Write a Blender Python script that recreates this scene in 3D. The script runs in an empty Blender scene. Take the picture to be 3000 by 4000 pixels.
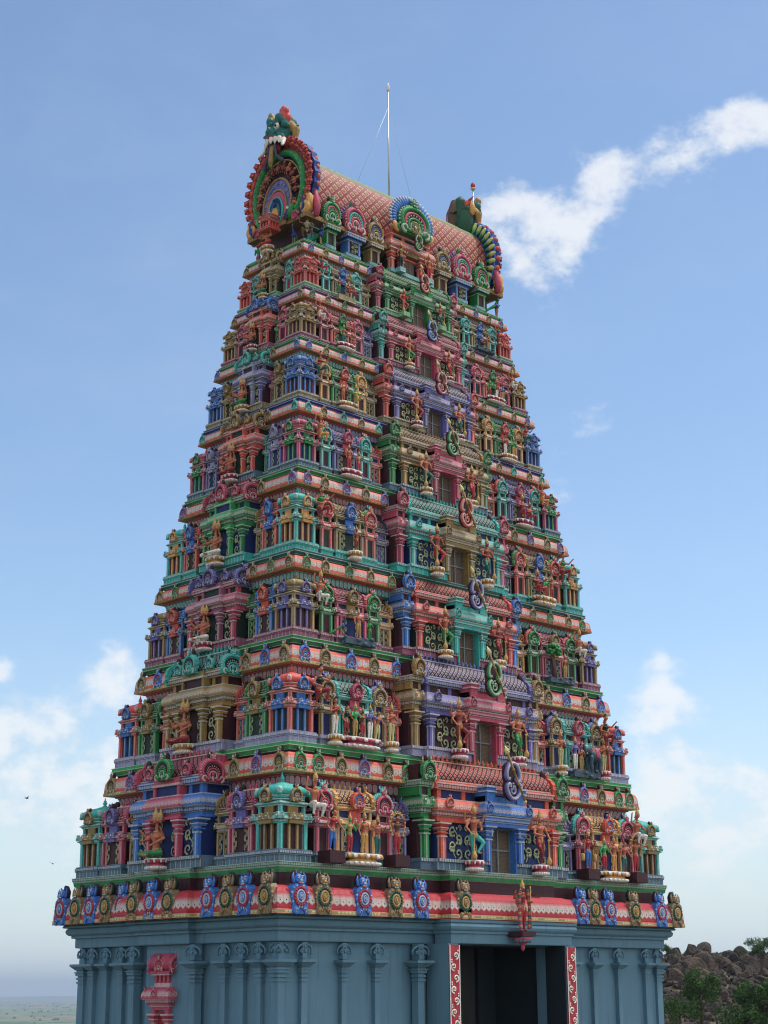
import bpy, math, random
import numpy as np
from mathutils import Vector, Matrix, Euler
rnd = random.Random(11)
sc = bpy.context.scene
COL = sc.collection
PI = math.pi
def rad(d): return math.radians(d)
GZ = -8.0            # ground level at the foot of the tower (lip of the great cornice is z = 0)

# ------------------------------------------------------------------ mesh builder
class MB:
    def __init__(s): s.v=[]; s.f=[]; s.m=[]; s.uv=[]; s.sm=[]
    def add(s, vs, fs, m=0, uv=None, smooth=False):
        o=len(s.v); s.v.extend(vs)
        for i,f in enumerate(fs):
            s.f.append(tuple(o+k for k in f)); s.m.append(m if not isinstance(m,list) else m[i]); s.sm.append(smooth)
            s.uv.append(uv[i] if uv else None)
        return o
    def box(s,x0,x1,y0,y1,z0,z1,m=0):
        s.add([(x0,y0,z0),(x1,y0,z0),(x1,y1,z0),(x0,y1,z0),(x0,y0,z1),(x1,y0,z1),(x1,y1,z1),(x0,y1,z1)],
              [(0,3,2,1),(4,5,6,7),(0,1,5,4),(1,2,6,5),(2,3,7,6),(3,0,4,7)],m)
    def cb(s,hx,hy,z0,z1,m=0,cx=0,cy=0): s.box(cx-hx,cx+hx,cy-hy,cy+hy,z0,z1,m)
    def fru(s,h0,z0,h1,z1,m=0,cx=0,cy=0,uvs=None):
        (a,b),(c,d)=h0,h1
        fs=[(0,3,2,1),(4,5,6,7),(0,1,5,4),(1,2,6,5),(2,3,7,6),(3,0,4,7)]
        uv=None
        if uvs:
            uv=[None,None]
            for (l) in (2*a,2*b,2*a,2*b): uv.append([(0,uvs[0]),(l,uvs[0]),(l,uvs[1]),(0,uvs[1])])
        s.add([(cx-a,cy-b,z0),(cx+a,cy-b,z0),(cx+a,cy+b,z0),(cx-a,cy+b,z0),(cx-c,cy-d,z1),(cx+c,cy-d,z1),(cx+c,cy+d,z1),(cx-c,cy+d,z1)],fs,m,uv)
    def prism(s,pts,y0,y1,m=0,mside=None):      # outline in xz, extruded in y (y0 = front)
        n=len(pts)
        area=sum(pts[i][0]*pts[(i+1)%n][1]-pts[(i+1)%n][0]*pts[i][1] for i in range(n))
        if area<0: pts=pts[::-1]
        vs=[(x,y0,z) for x,z in pts]+[(x,y1,z) for x,z in pts]
        fs=[tuple(range(n)),tuple(range(2*n-1,n-1,-1))]+[(i,n+i,n+(i+1)%n,(i+1)%n) for i in range(n)]
        ms=[m,m]+[m if mside is None else mside]*n
        s.add(vs,fs,ms)
    def tube(s,path,r,n=6,m=0,flat=1.0,cap=True,smooth=True):   # path in 3d; flat squeezes y
        P=[Vector(p) for p in path]; k=len(P)
        rr=r if isinstance(r,(list,tuple)) else [r]*k
        vs=[]; up0=Vector((0,1,0))
        for i,p in enumerate(P):
            t=(P[min(i+1,k-1)]-P[max(i-1,0)])
            if t.length<1e-9: t=Vector((0,0,1))
            t.normalize()
            a=up0-t*up0.dot(t)
            if a.length<.1: a=Vector((1,0,0))-t*t.x
            a.normalize(); b=t.cross(a)
            for j in range(n):
                q=2*PI*j/n
                vs.append(tuple(p+a*(math.cos(q)*rr[i]*flat)+b*(math.sin(q)*rr[i])))
        fs=[]
        for i in range(k-1):
            for j in range(n):
                fs.append((i*n+j,i*n+(j+1)%n,(i+1)*n+(j+1)%n,(i+1)*n+j))
        if cap: fs.append(tuple(range(n-1,-1,-1))); fs.append(tuple((k-1)*n+j for j in range(n)))
        s.add(vs,fs,m,None,smooth)
    def lathe(s,prof,n=12,m=0,cx=0,cy=0,ex=2.0,sx=1,sy=1,smooth=True,rot=0):
        vs=[]; 
        for r,z in prof:
            for j in range(n):
                q=2*PI*(j+rot)/n; c,d=math.cos(q),math.sin(q)
                k=1/((abs(c)**ex+abs(d)**ex)**(1/ex))
                vs.append((cx+r*sx*c*k,cy+r*sy*d*k,z))
        fs=[]
        for i in range(len(prof)-1):
            for j in range(n): fs.append((i*n+j,i*n+(j+1)%n,(i+1)*n+(j+1)%n,(i+1)*n+j))
        fs.append(tuple(range(n-1,-1,-1))); fs.append(tuple((len(prof)-1)*n+j for j in range(n)))
        s.add(vs,fs,m,None,smooth)
    def ell(s,c,r,m=0,nu=8,nv=5,rot=None):
        vs=[];fs=[]
        M=Euler(rot).to_matrix() if rot else None
        if not isinstance(r,(tuple,list)): r=(r,r,r)
        def P(a,b):
            v=Vector((r[0]*math.sin(b)*math.cos(a),r[1]*math.sin(b)*math.sin(a),r[2]*math.cos(b)))
            if M: v=M@v
            return (c[0]+v.x,c[1]+v.y,c[2]+v.z)
        vs.append(P(0,PI))
        for i in range(1,nv):
            for j in range(nu): vs.append(P(2*PI*j/nu,PI-PI*i/nv))
        vs.append(P(0,0)); L=len(vs)-1
        for j in range(nu):
            fs.append((0,1+(j+1)%nu,1+j)); fs.append((L,L-nu+j,L-nu+(j+1)%nu))
        for i in range(nv-2):
            for j in range(nu):
                a=1+i*nu+j;b=1+i*nu+(j+1)%nu
                fs.append((a,b,b+nu,a+nu))
        s.add(vs,fs,m,None,True)
    def mesh(s,name,mats):
        me=bpy.data.meshes.new(name)
        me.from_pydata(s.v,[],s.f)
        me.polygons.foreach_set('material_index',s.m)
        me.polygons.foreach_set('use_smooth',s.sm)
        if any(u is not None for u in s.uv):
            L=me.uv_layers.new(name='UVMap'); buf=[]
            for f,u in zip(s.f,s.uv):
                buf.extend([c for p in (u if u else [(0,0)]*len(f)) for c in p])
            L.data.foreach_set('uv',buf)
        for m in mats: me.materials.append(m)
        me.update(); return me
def link(name,me,parent=None,loc=(0,0,0),rz=0,scale=(1,1,1),rot=None):
    o=bpy.data.objects.new(name,me); COL.objects.link(o)
    o.location=loc; o.rotation_euler=rot if rot else (0,0,rz); o.scale=scale
    if parent: o.parent=parent
    return o
def tag(o,label,cat,group=None,kind=None):
    if label: o['label']=label
    if cat: o['category']=cat
    if group: o['group']=group
    if kind: o['kind']=kind
    return o

# ------------------------------------------------------------------ materials
def lin(c): 
    c=c/255.0
    return c/12.92 if c<=.04045 else ((c+.055)/1.055)**2.4
class NT:
    def __init__(s,name,rough=.6,spec=.3):
        m=bpy.data.materials.new(name); m.use_nodes=True; s.mat=m; s.t=m.node_tree
        s.b=s.t.nodes['Principled BSDF']; s.b.inputs['Roughness'].default_value=rough
        s.b.inputs['Specular IOR Level'].default_value=spec
    def n(s,ty,**k):
        x=s.t.nodes.new(ty)
        for a,b in k.items(): setattr(x,a,b)
        return x
    def put(s,sock,v):
        if isinstance(v,bpy.types.NodeSocket): s.t.links.new(v,sock)
        elif isinstance(v,(tuple,list)) and len(v)==3 and sock.type=='RGBA': sock.default_value=(*v,1)
        else: sock.default_value=v
    def m(s,op,a,b=None,c=None,clamp=False):
        x=s.n('ShaderNodeMath',operation=op,use_clamp=clamp); s.put(x.inputs[0],a)
        if b is not None: s.put(x.inputs[1],b)
        if c is not None: s.put(x.inputs[2],c)
        return x.outputs[0]
    def mix(s,f,a,b,bt='MIX'):
        x=s.n('ShaderNodeMix',data_type='RGBA',blend_type=bt); s.put(x.inputs[0],f); s.put(x.inputs[6],a); s.put(x.inputs[7],b)
        return x.outputs[2]
    def ss(s,v,a,b):   # smoothstep
        x=s.n('ShaderNodeMapRange',interpolation_type='SMOOTHSTEP'); s.put(x.inputs[0],v)
        x.inputs[1].default_value=a; x.inputs[2].default_value=b; return x.outputs[0]
    def noise(s,vec,scale,detail=3,rough=.55):
        x=s.n('ShaderNodeTexNoise'); s.put(x.inputs['Vector'],vec); x.inputs['Scale'].default_value=scale
        x.inputs['Detail'].default_value=detail; x.inputs['Roughness'].default_value=rough; return x.outputs[0]
    def uv(s):
        x=s.n('ShaderNodeUVMap'); y=s.n('ShaderNodeSeparateXYZ'); s.t.links.new(x.outputs[0],y.inputs[0]); return y.outputs[0],y.outputs[1]
    def pos(s): return s.n('ShaderNodeNewGeometry').outputs['Position']
    def stretch(s,v,sc_):
        x=s.n('ShaderNodeVectorMath',operation='MULTIPLY'); s.put(x.inputs[0],v); x.inputs[1].default_value=sc_; return x.outputs[0]
    def bump(s,h,dist,strength=.5):
        x=s.n('ShaderNodeBump'); x.inputs['Strength'].default_value=strength; x.inputs['Distance'].default_value=dist
        s.put(x.inputs['Height'],h); s.t.links.new(x.outputs[0],s.b.inputs['Normal'])
    def wear(s,col,amt=1.0):     # brush-tone variation and rain streaks of the painted stucco
        p=s.pos(); a=s.noise(p,2.2,4); b=s.noise(s.stretch(p,(9,9,.9)),1.0,3); c=s.noise(p,22,3)
        f=s.m('MULTIPLY_ADD',a,.5*amt,1.0-.25*amt)
        g=s.m('MULTIPLY_ADD',c,.95*amt,1.0-.47*amt)
        k=s.m('MULTIPLY',f,g)
        x=s.n('ShaderNodeVectorMath',operation='SCALE'); s.put(x.inputs[0],col); s.put(x.inputs['Scale'],k)
        st=s.ss(b,.52,.76)
        return s.mix(s.m('MULTIPLY',st,.5*amt),x.outputs[0],(.045,.04,.035))
    def out(s,col): s.put(s.b.inputs['Base Color'],col); return s.mat
ALB=1.08
_pc={}
C=dict(teal=(58,168,158),olive=(146,118,64),pink=(186,72,96),yellow=(206,150,76),violet=(104,98,160),green=(40,130,66),
 red=(206,82,72),orange=(206,86,64),blue=(58,110,184),maroon=(62,28,34),navy=(24,42,98),dkgreen=(28,46,38),slate=(92,116,136),
 pale=(162,168,124),white=(222,214,204),cream=(196,184,124),ochre=(160,124,66),skin=(178,100,72),skin2=(152,70,56),skin3=(200,136,100),
 gold=(184,144,78),mauve=(156,88,112),khaki=(150,136,104),ltgreen=(122,170,124),dkpurple=(66,50,76),plum=(96,66,120),lilac=(150,146,178),
 sgreen=(60,160,88),brown=(96,66,48),dkviolet=(70,62,92),grey=(120,122,124),ltteal=(120,170,176),black=(30,28,30),rock=(62,84,96),
 cobalt=(28,58,132),crimson=(176,46,56),ledge=(48,132,74),ltblue=(110,150,200),darkred=(140,40,44),tealdk=(30,104,98),mud=(132,110,84),tile=(158,84,66),tilelt=(206,164,132),leafy=(196,200,112),forest=(34,78,52))
def L(name,k=None):
    c=C[name]; k=ALB if k is None else k
    c=[lin(v)*k for v in c]; g=.3*c[0]+.5*c[1]+.2*c[2]
    return tuple(min(.80,v*.94+g*.06) for v in c)
def paint(name,rough=.55):
    if name in _pc: return _pc[name]
    t=NT('paint_'+name,rough); p=t.wear(L(name)); t.put(t.b.inputs['Base Color'],p)
    t.bump(t.noise(t.pos(),38,3),.012,.5)
    _pc[name]=t.mat; return t.mat
def trim(name):     # light brushed highlight edging in a pale tint of the body colour
    k='T_'+name
    if k in _pc: return _pc[k]
    t=NT('paint_'+name+'_edging',.55); c=L(name)
    cc=tuple(.42*a+.58*b for a,b in zip(c,(.62,.61,.56)))
    t.out(t.wear(cc,.8)); _pc[k]=t.mat; return t.mat
def eave(name,style=0):   # curved cornice: airbrushed colour at the top running to white lotus petals at the rim
    k='E%d_'%style+name
    if k in _pc: return _pc[k]
    t=NT('petal_cornice_'+name,.5); u,v=t.uv()
    w={0:.2,1:.19,2:.15,3:.19}[style]
    p=t.m('FRACT',t.m('DIVIDE',u,w)); x=t.m('ABSOLUTE',t.m('MULTIPLY_ADD',p,2,-1))
    x2=t.m('MULTIPLY',x,x)
    base=t.m('MULTIPLY_ADD',x,.09,.11)
    inside=t.ss(t.m('SUBTRACT',v,base),0,.03)
    lo,hi=((.27,.55),(.42,.85),(.2,.7),(.36,.74))[style]; topw=t.m('MULTIPLY',t.m('SUBTRACT',1,t.ss(v,lo,hi)),1.0 if style!=2 else .8)
    seam=t.m('SUBTRACT',1,t.m('MULTIPLY',t.ss(x,.84,.97),.45 if style==0 else .8))
    whit=t.m('MULTIPLY',t.m('MULTIPLY',inside,topw),seam)
    dx=t.m('MULTIPLY',x,w/2); dv=t.m('MULTIPLY',t.m('SUBTRACT',v,.26),.6)
    dot=t.m('LESS_THAN',t.m('SQRT',t.m('ADD',t.m('MULTIPLY',dx,dx),t.m('MULTIPLY',dv,dv))),.016)
    col=t.mix(whit,L(name),(.55,.485,.43)); col=t.mix(dot,col,L('maroon'))
    low=t.m('LESS_THAN',v,.05); col=t.mix(low,col,tuple(a*.8 for a in L(name)))
    t.put(t.b.inputs['Base Color'],t.wear(col,.6)); t.bump(t.m('SUBTRACT',1,x2),.01,.3)
    _pc[k]=t.mat; return t.mat
def beads(name,bead=None,w=.11):   # row of rounded scallops
    k='B_%s_%s_%.2f'%(name,bead,w)
    if k in _pc: return _pc[k]
    t=NT('scallop_row_'+name,.5); u,v=t.uv()
    x=t.m('ABSOLUTE',t.m('MULTIPLY_ADD',t.m('FRACT',t.m('DIVIDE',u,w)),2,-1)); y=t.m('ABSOLUTE',t.m('MULTIPLY_ADD',v,2,-1))
    r=t.m('ADD',t.m('POWER',x,2.5),t.m('POWER',y,2.5)); f=t.m('SUBTRACT',1,t.ss(r,.55,.95))
    inn=t.m('SUBTRACT',1,t.ss(r,.0,.5))
    b=L(bead) if bead else tuple(.40*a+.36 for a in L(name))
    col=t.mix(f,tuple(a*.55 for a in L(name)),b); col=t.mix(t.m('MULTIPLY',inn,.35),col,L(name))
    t.put(t.b.inputs['Base Color'],t.wear(col,.7)); t.bump(f,.05,.8); _pc[k]=t.mat; return t.mat
def lipmat(name):        # narrow lip with oval and dash reliefs
    k='L_'+name
    if k in _pc: return _pc[k]
    t=NT('lip_band_'+name,.5); u,v=t.uv()
    x=t.m('ABSOLUTE',t.m('MULTIPLY_ADD',t.m('FRACT',t.m('DIVIDE',u,.12)),2,-1)); y=t.m('ABSOLUTE',t.m('MULTIPLY_ADD',v,2,-1))
    big=t.m('GREATER_THAN',t.m('FRACT',t.m('DIVIDE',u,.84)),.3)
    r=t.m('ADD',t.m('POWER',x,2.2),t.m('POWER',t.m('MULTIPLY',y,1.5),2.2)); f=t.m('MULTIPLY',t.m('SUBTRACT',1,t.ss(r,.6,.9)),big)
    edge=t.m('GREATER_THAN',y,.78)
    col=t.mix(f,tuple(a*.52 for a in L(name)),L(name)); col=t.mix(edge,col,L(name))
    t.put(t.b.inputs['Base Color'],t.wear(col,.7)); t.bump(f,.03,.6); _pc[k]=t.mat; return t.mat
def lattice(name,line=None,w=.2,center=None,light=None):   # diamond net with a boss in every cell
    k='D_%s_%s_%.2f'%(name,line,w)
    if k in _pc: return _pc[k]
    t=NT('diamond_roof_'+name,.5); u,v=t.uv()
    a=t.m('DIVIDE',t.m('ADD',u,v),w); b=t.m('DIVIDE',t.m('SUBTRACT',u,v),w)
    xa=t.m('ABSOLUTE',t.m('MULTIPLY_ADD',t.m('FRACT',a),2,-1)); xb=t.m('ABSOLUTE',t.m('MULTIPLY_ADD',t.m('FRACT',b),2,-1))
    mx=t.m('MAXIMUM',xa,xb); ln=t.ss(mx,.62,.74)
    r=t.m('SQRT',t.m('ADD',t.m('MULTIPLY',xa,xa),t.m('MULTIPLY',xb,xb)))
    grad=t.ss(mx,.25,.75); dot=t.m('SUBTRACT',1,t.ss(r,.2,.3)); ring=t.m('MULTIPLY',t.ss(r,.2,.26),t.m('SUBTRACT',1,t.ss(r,.36,.42)))
    base=L(name); lt=L(light) if light else tuple(.6*x+.2*y for x,y in zip(base,(1.0,.9,.75)))
    col=t.mix(grad,base,lt); col=t.mix(dot,col,L(center or 'olive')); col=t.mix(t.m('MULTIPLY',ring,.6),col,(.05,.03,.02))
    col=t.mix(ln,col,L(line or 'maroon')); t.put(t.b.inputs['Base Color'],t.wear(col,.6))
    t.bump(t.m('ADD',t.m('SUBTRACT',1,ln),dot),.04,.7); _pc[k]=t.mat; return t.mat
# slot order shared by every ornament mesh of the tower
SL=['main','acc','dark','plinth','trim','pale','roof','eave','eave2','ring','white','acctrim','bead','core']
MAIN,ACC,DARK,PLIN,TRIM,PALE,ROOF,EAVE,EAVE2,RING,WHITE,ACCT,BEAD,CORE=range(14)
def pal(main,acc=None,dark='maroon',plinth='slate',ring='maroon',roof=None,pale='pale',line=None,roofplain=False):
    acc=acc or main
    return [paint(main),paint(acc),paint(dark),paint(plinth),trim(main),paint(pale),
            lattice(roof or main,line,.17) ,eave(main,2),eave(acc,2),paint(ring),paint('white'),trim(acc),beads(main,None,.10),trim(plinth)]
DEF=pal('teal','olive')
def protomesh(mb,name): return mb.mesh(name,DEF)
def dress(o,mats):
    for i,s in enumerate(o.material_slots):
        s.link='OBJECT'; s.material=mats[i]
# ------------------------------------------------------------------ ornament prototypes (units: metres at the lowest tier)
def arc(w,h,base=0.0,a0=-58,a1=238,n=22,y=0.0,pinch=1.0):
    c=base+.46*h; up=h-.46*h; dn=.46*h/abs(math.sin(rad(a0)))
    out=[]
    for i in range(n+1):
        t=rad(a0+(a1-a0)*i/n); s=math.sin(t)
        out.append((w*math.cos(t)*(pinch if s<0 else 1),y,c+s*(up if s>0 else dn)))
    return out
def xz(pts): return [(p[0],p[2]) for p in pts]
def spiral(cx,cz,r,a0,turns,y,sx=1,n=14,r1=.12):
    out=[]
    for i in range(n+1):
        t=i/n; a=a0+turns*2*PI*t; q=r*(1-t*(1-r1))
        out.append((cx+sx*q*math.cos(a),y,cz+q*math.sin(a)))
    return out
def fierce_face(mb,cx,cz,w,y,m,m2,mw):     # grinning guardian mask that crowns every arch
    mb.ell((cx,y,cz),(w*.42,w*.3,w*.42),m,8,6)
    for s in(-1,1):
        mb.ell((cx+s*w*.17,y-w*.24,cz+w*.12),w*.11,mw,6,4); mb.ell((cx+s*w*.18,y-w*.26,cz+w*.26),(w*.15,w*.1,w*.07),m2,6,4)
        mb.tube([(cx+s*w*.3,y,cz+w*.2),(cx+s*w*.5,y,cz+w*.4),(cx+s*w*.42,y,cz+w*.66)],[w*.12,w*.1,w*.03],5,m2)
        mb.ell((cx+s*w*.34,y-w*.08,cz-w*.16),(w*.16,w*.14,w*.2),m,6,4)
    mb.ell((cx,y-w*.3,cz+w*.0),(w*.09,w*.1,w*.1),m2,6,4)
    mb.ell((cx,y-w*.22,cz-w*.2),(w*.26,w*.14,w*.07),m2,8,4)
    for i in range(4): mb.ell((cx+(i-1.5)*w*.12,y-w*.3,cz-w*.27),(w*.045,w*.05,w*.08),mw,5,4)
    mb.ell((cx,y-.02,cz+w*.42),(w*.16,w*.14,w*.24),m,6,5)
def kudu(scallop=True,face=True,back=True):
    mb=MB(); W=.5; H=.80
    o=arc(W*.93,H,0,-58,238,26)
    n=len(o)
    pts=[]
    for i,p in enumerate(o):
        k=1.0+(.055 if (i%2 and scallop) else 0)
        pts.append((p[0]*k,(p[2]-.36)*k+.36))
    pts[0]=(pts[0][0]*1.15,0); pts[-1]=(pts[-1][0]*1.15,0)
    mb.prism(pts,-.16,0,MAIN)
    mb.tube([(a,b-.17,c) for a,b,c in arc(W*.80,H*.86,.03)],.062,6,MAIN)
    for i in range(0,25):                      # bead fringe
        q=arc(W*.93,H*.97,0,-40,220,24)[i]; mb.ell((q[0],-.17,q[2]),(.034,.03,.034),TRIM,5,3)
    mb.prism(xz(arc(W*.66,H*.72,.05)),-.175,-.1,DARK)
    mb.tube([(a,b-.18,c) for a,b,c in arc(W*.6,H*.66,.06)],.038,6,RING)
    for q in arc(W*.5,H*.57,.07,-20,200,11): mb.ell((q[0],-.185,q[2]),(.028,.03,.028),TRIM,5,3)
    mb.tube([(a,b-.185,c) for a,b,c in arc(W*.4,H*.46,.07)],.036,6,MAIN)
    mb.tube([(a,b-.19,c) for a,b,c in arc(W*.27,H*.33,.08)],.026,5,TRIM)
    mb.ell((0,-.19,.25),(.07,.05,.1),MAIN,8,5)
    mb.ell((0,-.18,.1),(.06,.04,.12),TRIM,6,4)
    for s in(-1,1):
        mb.tube(spiral(s*.3,.1,.13,-PI/2 if s>0 else -PI/2,.95 if s>0 else .95,-.2,s),[.045*(1-.5*i/14) for i in range(15)],5,TRIM if s else MAIN)
        mb.tube(spiral(s*.43,.07,.09,PI/2,.9,-.16,-s),.03,5,MAIN)
        mb.ell((s*.18,-.2,.06),(.07,.04,.06),MAIN,6,4)
    mb.box(-.46,.46,-.17,0,-.03,.015,MAIN)
    if face: fierce_face(mb,0,.86,.27,-.15,MAIN,TRIM,WHITE)
    if back: mb.tube([(0,-.02,.7),(0,.02,.95),(0,-.0,1.06)],[.12,.1,.06],6,DARK)
    return protomesh(mb,'horseshoe_arch_relief')
def pil(mb,x,y,hw,z0,z1,m,t,cap=True,face=-1,side=False):
    mb.box(x-hw,x+hw,y-hw,y+hw,z0,z1,m)
    mb.box(x-hw*.22,x+hw*.22,y-hw-.006,y-hw,z0,z1,t)
    mb.box(x-hw-.006,x-hw,y-hw*.22,y+hw*.22,z0,z1,t)
def plinth(mb,hx,hy,H,m=PLIN,t=CORE):
    mb.cb(hx*.95,hy*.95,0,.075*H,m)
    n=max(3,int(hx*2/.16))
    for i in range(n+1):
        x=-hx*.95+2*hx*.95*i/n; mb.box(x-.008,x+.008,-hy*.95-.008,-hy*.95,0,.075*H,t)
    n2=max(2,int(hy*2/.16))
    for i in range(n2+1):
        y=-hy*.95+2*hy*.95*i/n2; mb.box(-hx*.95-.008,-hx*.95,y-.008,y+.008,0,.075*H,t)
    mb.cb(hx,hy,.075*H,.09*H,m); mb.cb(hx*1.02,hy*1.02,.092*H,.125*H,m)
    n=max(4,int(hx*2/.075))
    for i in range(n):
        x=-hx+2*hx*(i+.5)/n; mb.box(x-.024,x+.024,-hy*1.02-.015,-hy*1.02,.095*H,.122*H,t)
    n=max(4,int(hy*2/.075))
    for i in range(n):
        y=-hy+2*hy*(i+.5)/n; mb.box(-hx*1.02-.015,-hx*1.02,y-.024,y+.024,.095*H,.122*H,t)
    mb.cb(hx*.98,hy*.98,.128*H,.142*H,m)
def niche_plate(mb,x,y,z,w,m,t,side=False):   # little house-shaped dormer on the eave
    pts=[(-.5,0),(.5,0),(.5,.55),(.3,.6),(.22,1.05),(-.22,1.05),(-.3,.6),(-.5,.55)]
    def tr(mb2,pts,y0,y1,m):
        vs=[];n=len(pts)
        for yy in(y0,y1):
            for a,b in pts:
                vs.append((x+a*w,y+yy,z+b*w) if not side else (x+yy,y-a*w,z+b*w))
        fs=[tuple(range(n)),tuple(range(2*n-1,n-1,-1))]+[(i,n+i,n+(i+1)%n,(i+1)%n) for i in range(n)]
        mb.add(vs,fs,m)
    tr(mb,pts,-.035,.03,t); tr(mb,[(a*.78,b*.85+.07) for a,b in pts],-.045,-.03,m)
    c=(x,y-.05,z+.5*w) if not side else (x-.05,y,z+.5*w)
    mb.ell(c,.17*w,WHITE,6,4)
def eaves_row(mb,hx,hy,H,z,m,t,acc=None,accw=0,plates=True,ev=EAVE):
    mb.cb(hx*.86,hy*.86,z,z+.02*H,m); mb.cb(hx*.9,hy*.9,z+.02*H,z+.027*H,t)
    mb.cb(hx*.88,hy*.88,z+.027*H,z+.047*H,m)
    for i in range(int(hx*2/.06)):
        x=-hx*.88+.06*i+.04; mb.box(x-.02,x+.02,-hy*.88-.015,-hy*.88,z+.03*H,z+.045*H,t)
    for i in range(int(hy*2/.06)):
        y=-hy*.88+.06*i+.04; mb.box(-hx*.88-.015,-hx*.88,y-.02,y+.02,z+.03*H,z+.045*H,t)
    mb.cb(hx,hy,z+.05*H,z+.062*H,t); 
    mb.fru((hx*1.0,hy*1.0),z+.062*H,(hx*.93,hy*.93),z+.085*H,ev,uvs=(0.05,.4)); mb.fru((hx*.93,hy*.93),z+.085*H,(hx*.82,hy*.82),z+.115*H,ev,uvs=(.4,1))
    mb.cb(hx*.85,hy*.85,z+.115*H,z+.125*H,t)
    if acc is not None:
        mb.box(-accw,accw,-hy-.03,hy*.5,z+.0,z+.05*H,acc); mb.box(-accw*1.08,accw*1.08,-hy-.06,hy*.5,z+.05*H,z+.064*H,ACCT)
        mb.box(-accw,accw,-hy-.035,hy*.5,z+.064*H,z+.118*H,acc)
        mb.box(-hx-.03,hx*.5,-accw,accw,z,z+.05*H,acc); mb.box(-hx-.06,hx*.5,-accw*1.08,accw*1.08,z+.05*H,z+.064*H,ACCT)
        mb.box(-hx-.035,hx*.5,-accw,accw,z+.064*H,z+.118*H,acc)
    if plates:
        w=.15
        xs=[-hx*.86,hx*.86]+([-accw*.55,accw*.55] if acc is not None else [])
        for x in xs: niche_plate(mb,x,-hy*.98-(.04 if abs(x)<accw else 0),z+.05*H,w,acc if (acc is not None and abs(x)<accw) else m,ACCT if (acc is not None and abs(x)<accw) else t)
        ys=[-hy*.86,hy*.86]+([-accw*.55,accw*.55] if acc is not None else [])
        for y in ys: niche_plate(mb,-hx*.98-(.04 if abs(y)<accw else 0),y,z+.05*H,w,acc if (acc is not None and abs(y)<accw) else m,ACCT if (acc is not None and abs(y)<accw) else t,True)
KW,KD,KH=1.05,1.05,2.1
def kuta_body():
    mb=MB(); h=KW/2; H=KH; plinth(mb,h,h,H)
    z0,z1=.142*H,.43*H; c=h*.74; mb.cb(c,c,z0,z1,DARK)
    for sx in(-1,1):
        for sy in(-1,1): pil(mb,sx*c,sy*c,.055,z0,z1,MAIN,TRIM)
    for s in(-1,1):
        x=s*.13
        mb.box(x-.04,x+.04,-c-.05,-c+.02,z0,z1,ACC); mb.box(x-.01,x+.01,-c-.057,-c-.05,z0,z1,ACCT)
        mb.box(-c-.05,-c+.02,x-.04,x+.04,z0,z1,ACC); mb.box(-c-.057,-c-.05,x-.01,x+.01,z0,z1,ACCT)
        mb.box(c-.02,c+.05,x-.04,x+.04,z0,z1,ACC)
    for sx in(-.3,.3):
        mb.box(sx-.006,sx+.006,-c-.006,-c,z0,z1,RING); mb.box(-c-.006,-c,sx-.006,sx+.006,z0,z1,RING)
    eaves_row(mb,h,h,H,.43*H,MAIN,TRIM,ACC,.21)
    z0,z1=.555*H,.635*H; c=h*.74; mb.cb(c-.02,c-.02,z0,z1,DARK)
    for sx in(-1,1):
        for sy in(-1,1): pil(mb,sx*c*.94,sy*c*.94,.045,z0,z1,MAIN,TRIM)
    mb.box(-.16,.16,-c-.03,0,z0,z1,ACC); mb.box(-c-.03,0,-.16,.16,z0,z1,ACC)
    mb.cb(c+.04,c+.04,.635*H,.648*H,TRIM)
    return protomesh(mb,'corner_shrine')
def kuta_roof():
    mb=MB(); h=KW/2; H=KH
    mb.cb(h*.86,h*.86,.648*H,.66*H,MAIN); mb.cb(h*.92,h*.92,.66*H,.67*H,TRIM); mb.fru((h*.92,h*.92),.67*H,(h*.74,h*.74),.70*H,EAVE,uvs=(0.05,1))
    for i in range(3): mb.lathe([(h*(.84+.012*i),(.70+.02*i)*H),(h*(.88+.012*i),(.705+.02*i)*H),(h*(.88+.012*i),(.713+.02*i)*H),(h*(.84+.012*i),(.718+.02*i)*H)],20,MAIN if i%2 else TRIM,0,0,6)
    mb.lathe([(h*.84,.755*H),(h*.96,.78*H),(h*.97,.82*H),(h*.9,.85*H),(h*.76,.872*H),(h*.62,.876*H),(h*.6,.89*H),(h*.36,.905*H),(h*.2,.92*H),(h*.1,.93*H)],20,MAIN,0,0,5)
    for q in range(4):
        a=PI/4+q*PI/2; x,y=h*.9*math.copysign(1,math.cos(a)),h*.86*math.copysign(1,math.sin(a))
        mb.ell((x*.93,y*.93,.81*H),(.075,.075,.1),TRIM,8,5); mb.ell((x*1.0,y*1.0,.82*H),.03,RING,6,4)
        mb.ell((x*.96,y*.96,.775*H),(.07,.07,.05),MAIN,6,4)
    for i in range(16):
        a=2*PI*i/16; c,s=math.cos(a),math.sin(a); k=1/((abs(c)**5+abs(s)**5)**.2)
        mb.ell((h*.83*c*k,h*.83*s*k,.765*H),(.05,.05,.04),TRIM,5,3)
    return protomesh(mb,'domed_roof')
def finial(rows=1):
    mb=MB(); mb.lathe([(.045,0),(.07,.02),(.03,.045),(.06,.075),(.065,.1),(.03,.13),(.05,.15),(.022,.175),(.012,.23),(.002,.25)],8,MAIN)
    return protomesh(mb,'finial')
SW,SD,SH=1.56,.95,2.05
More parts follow.
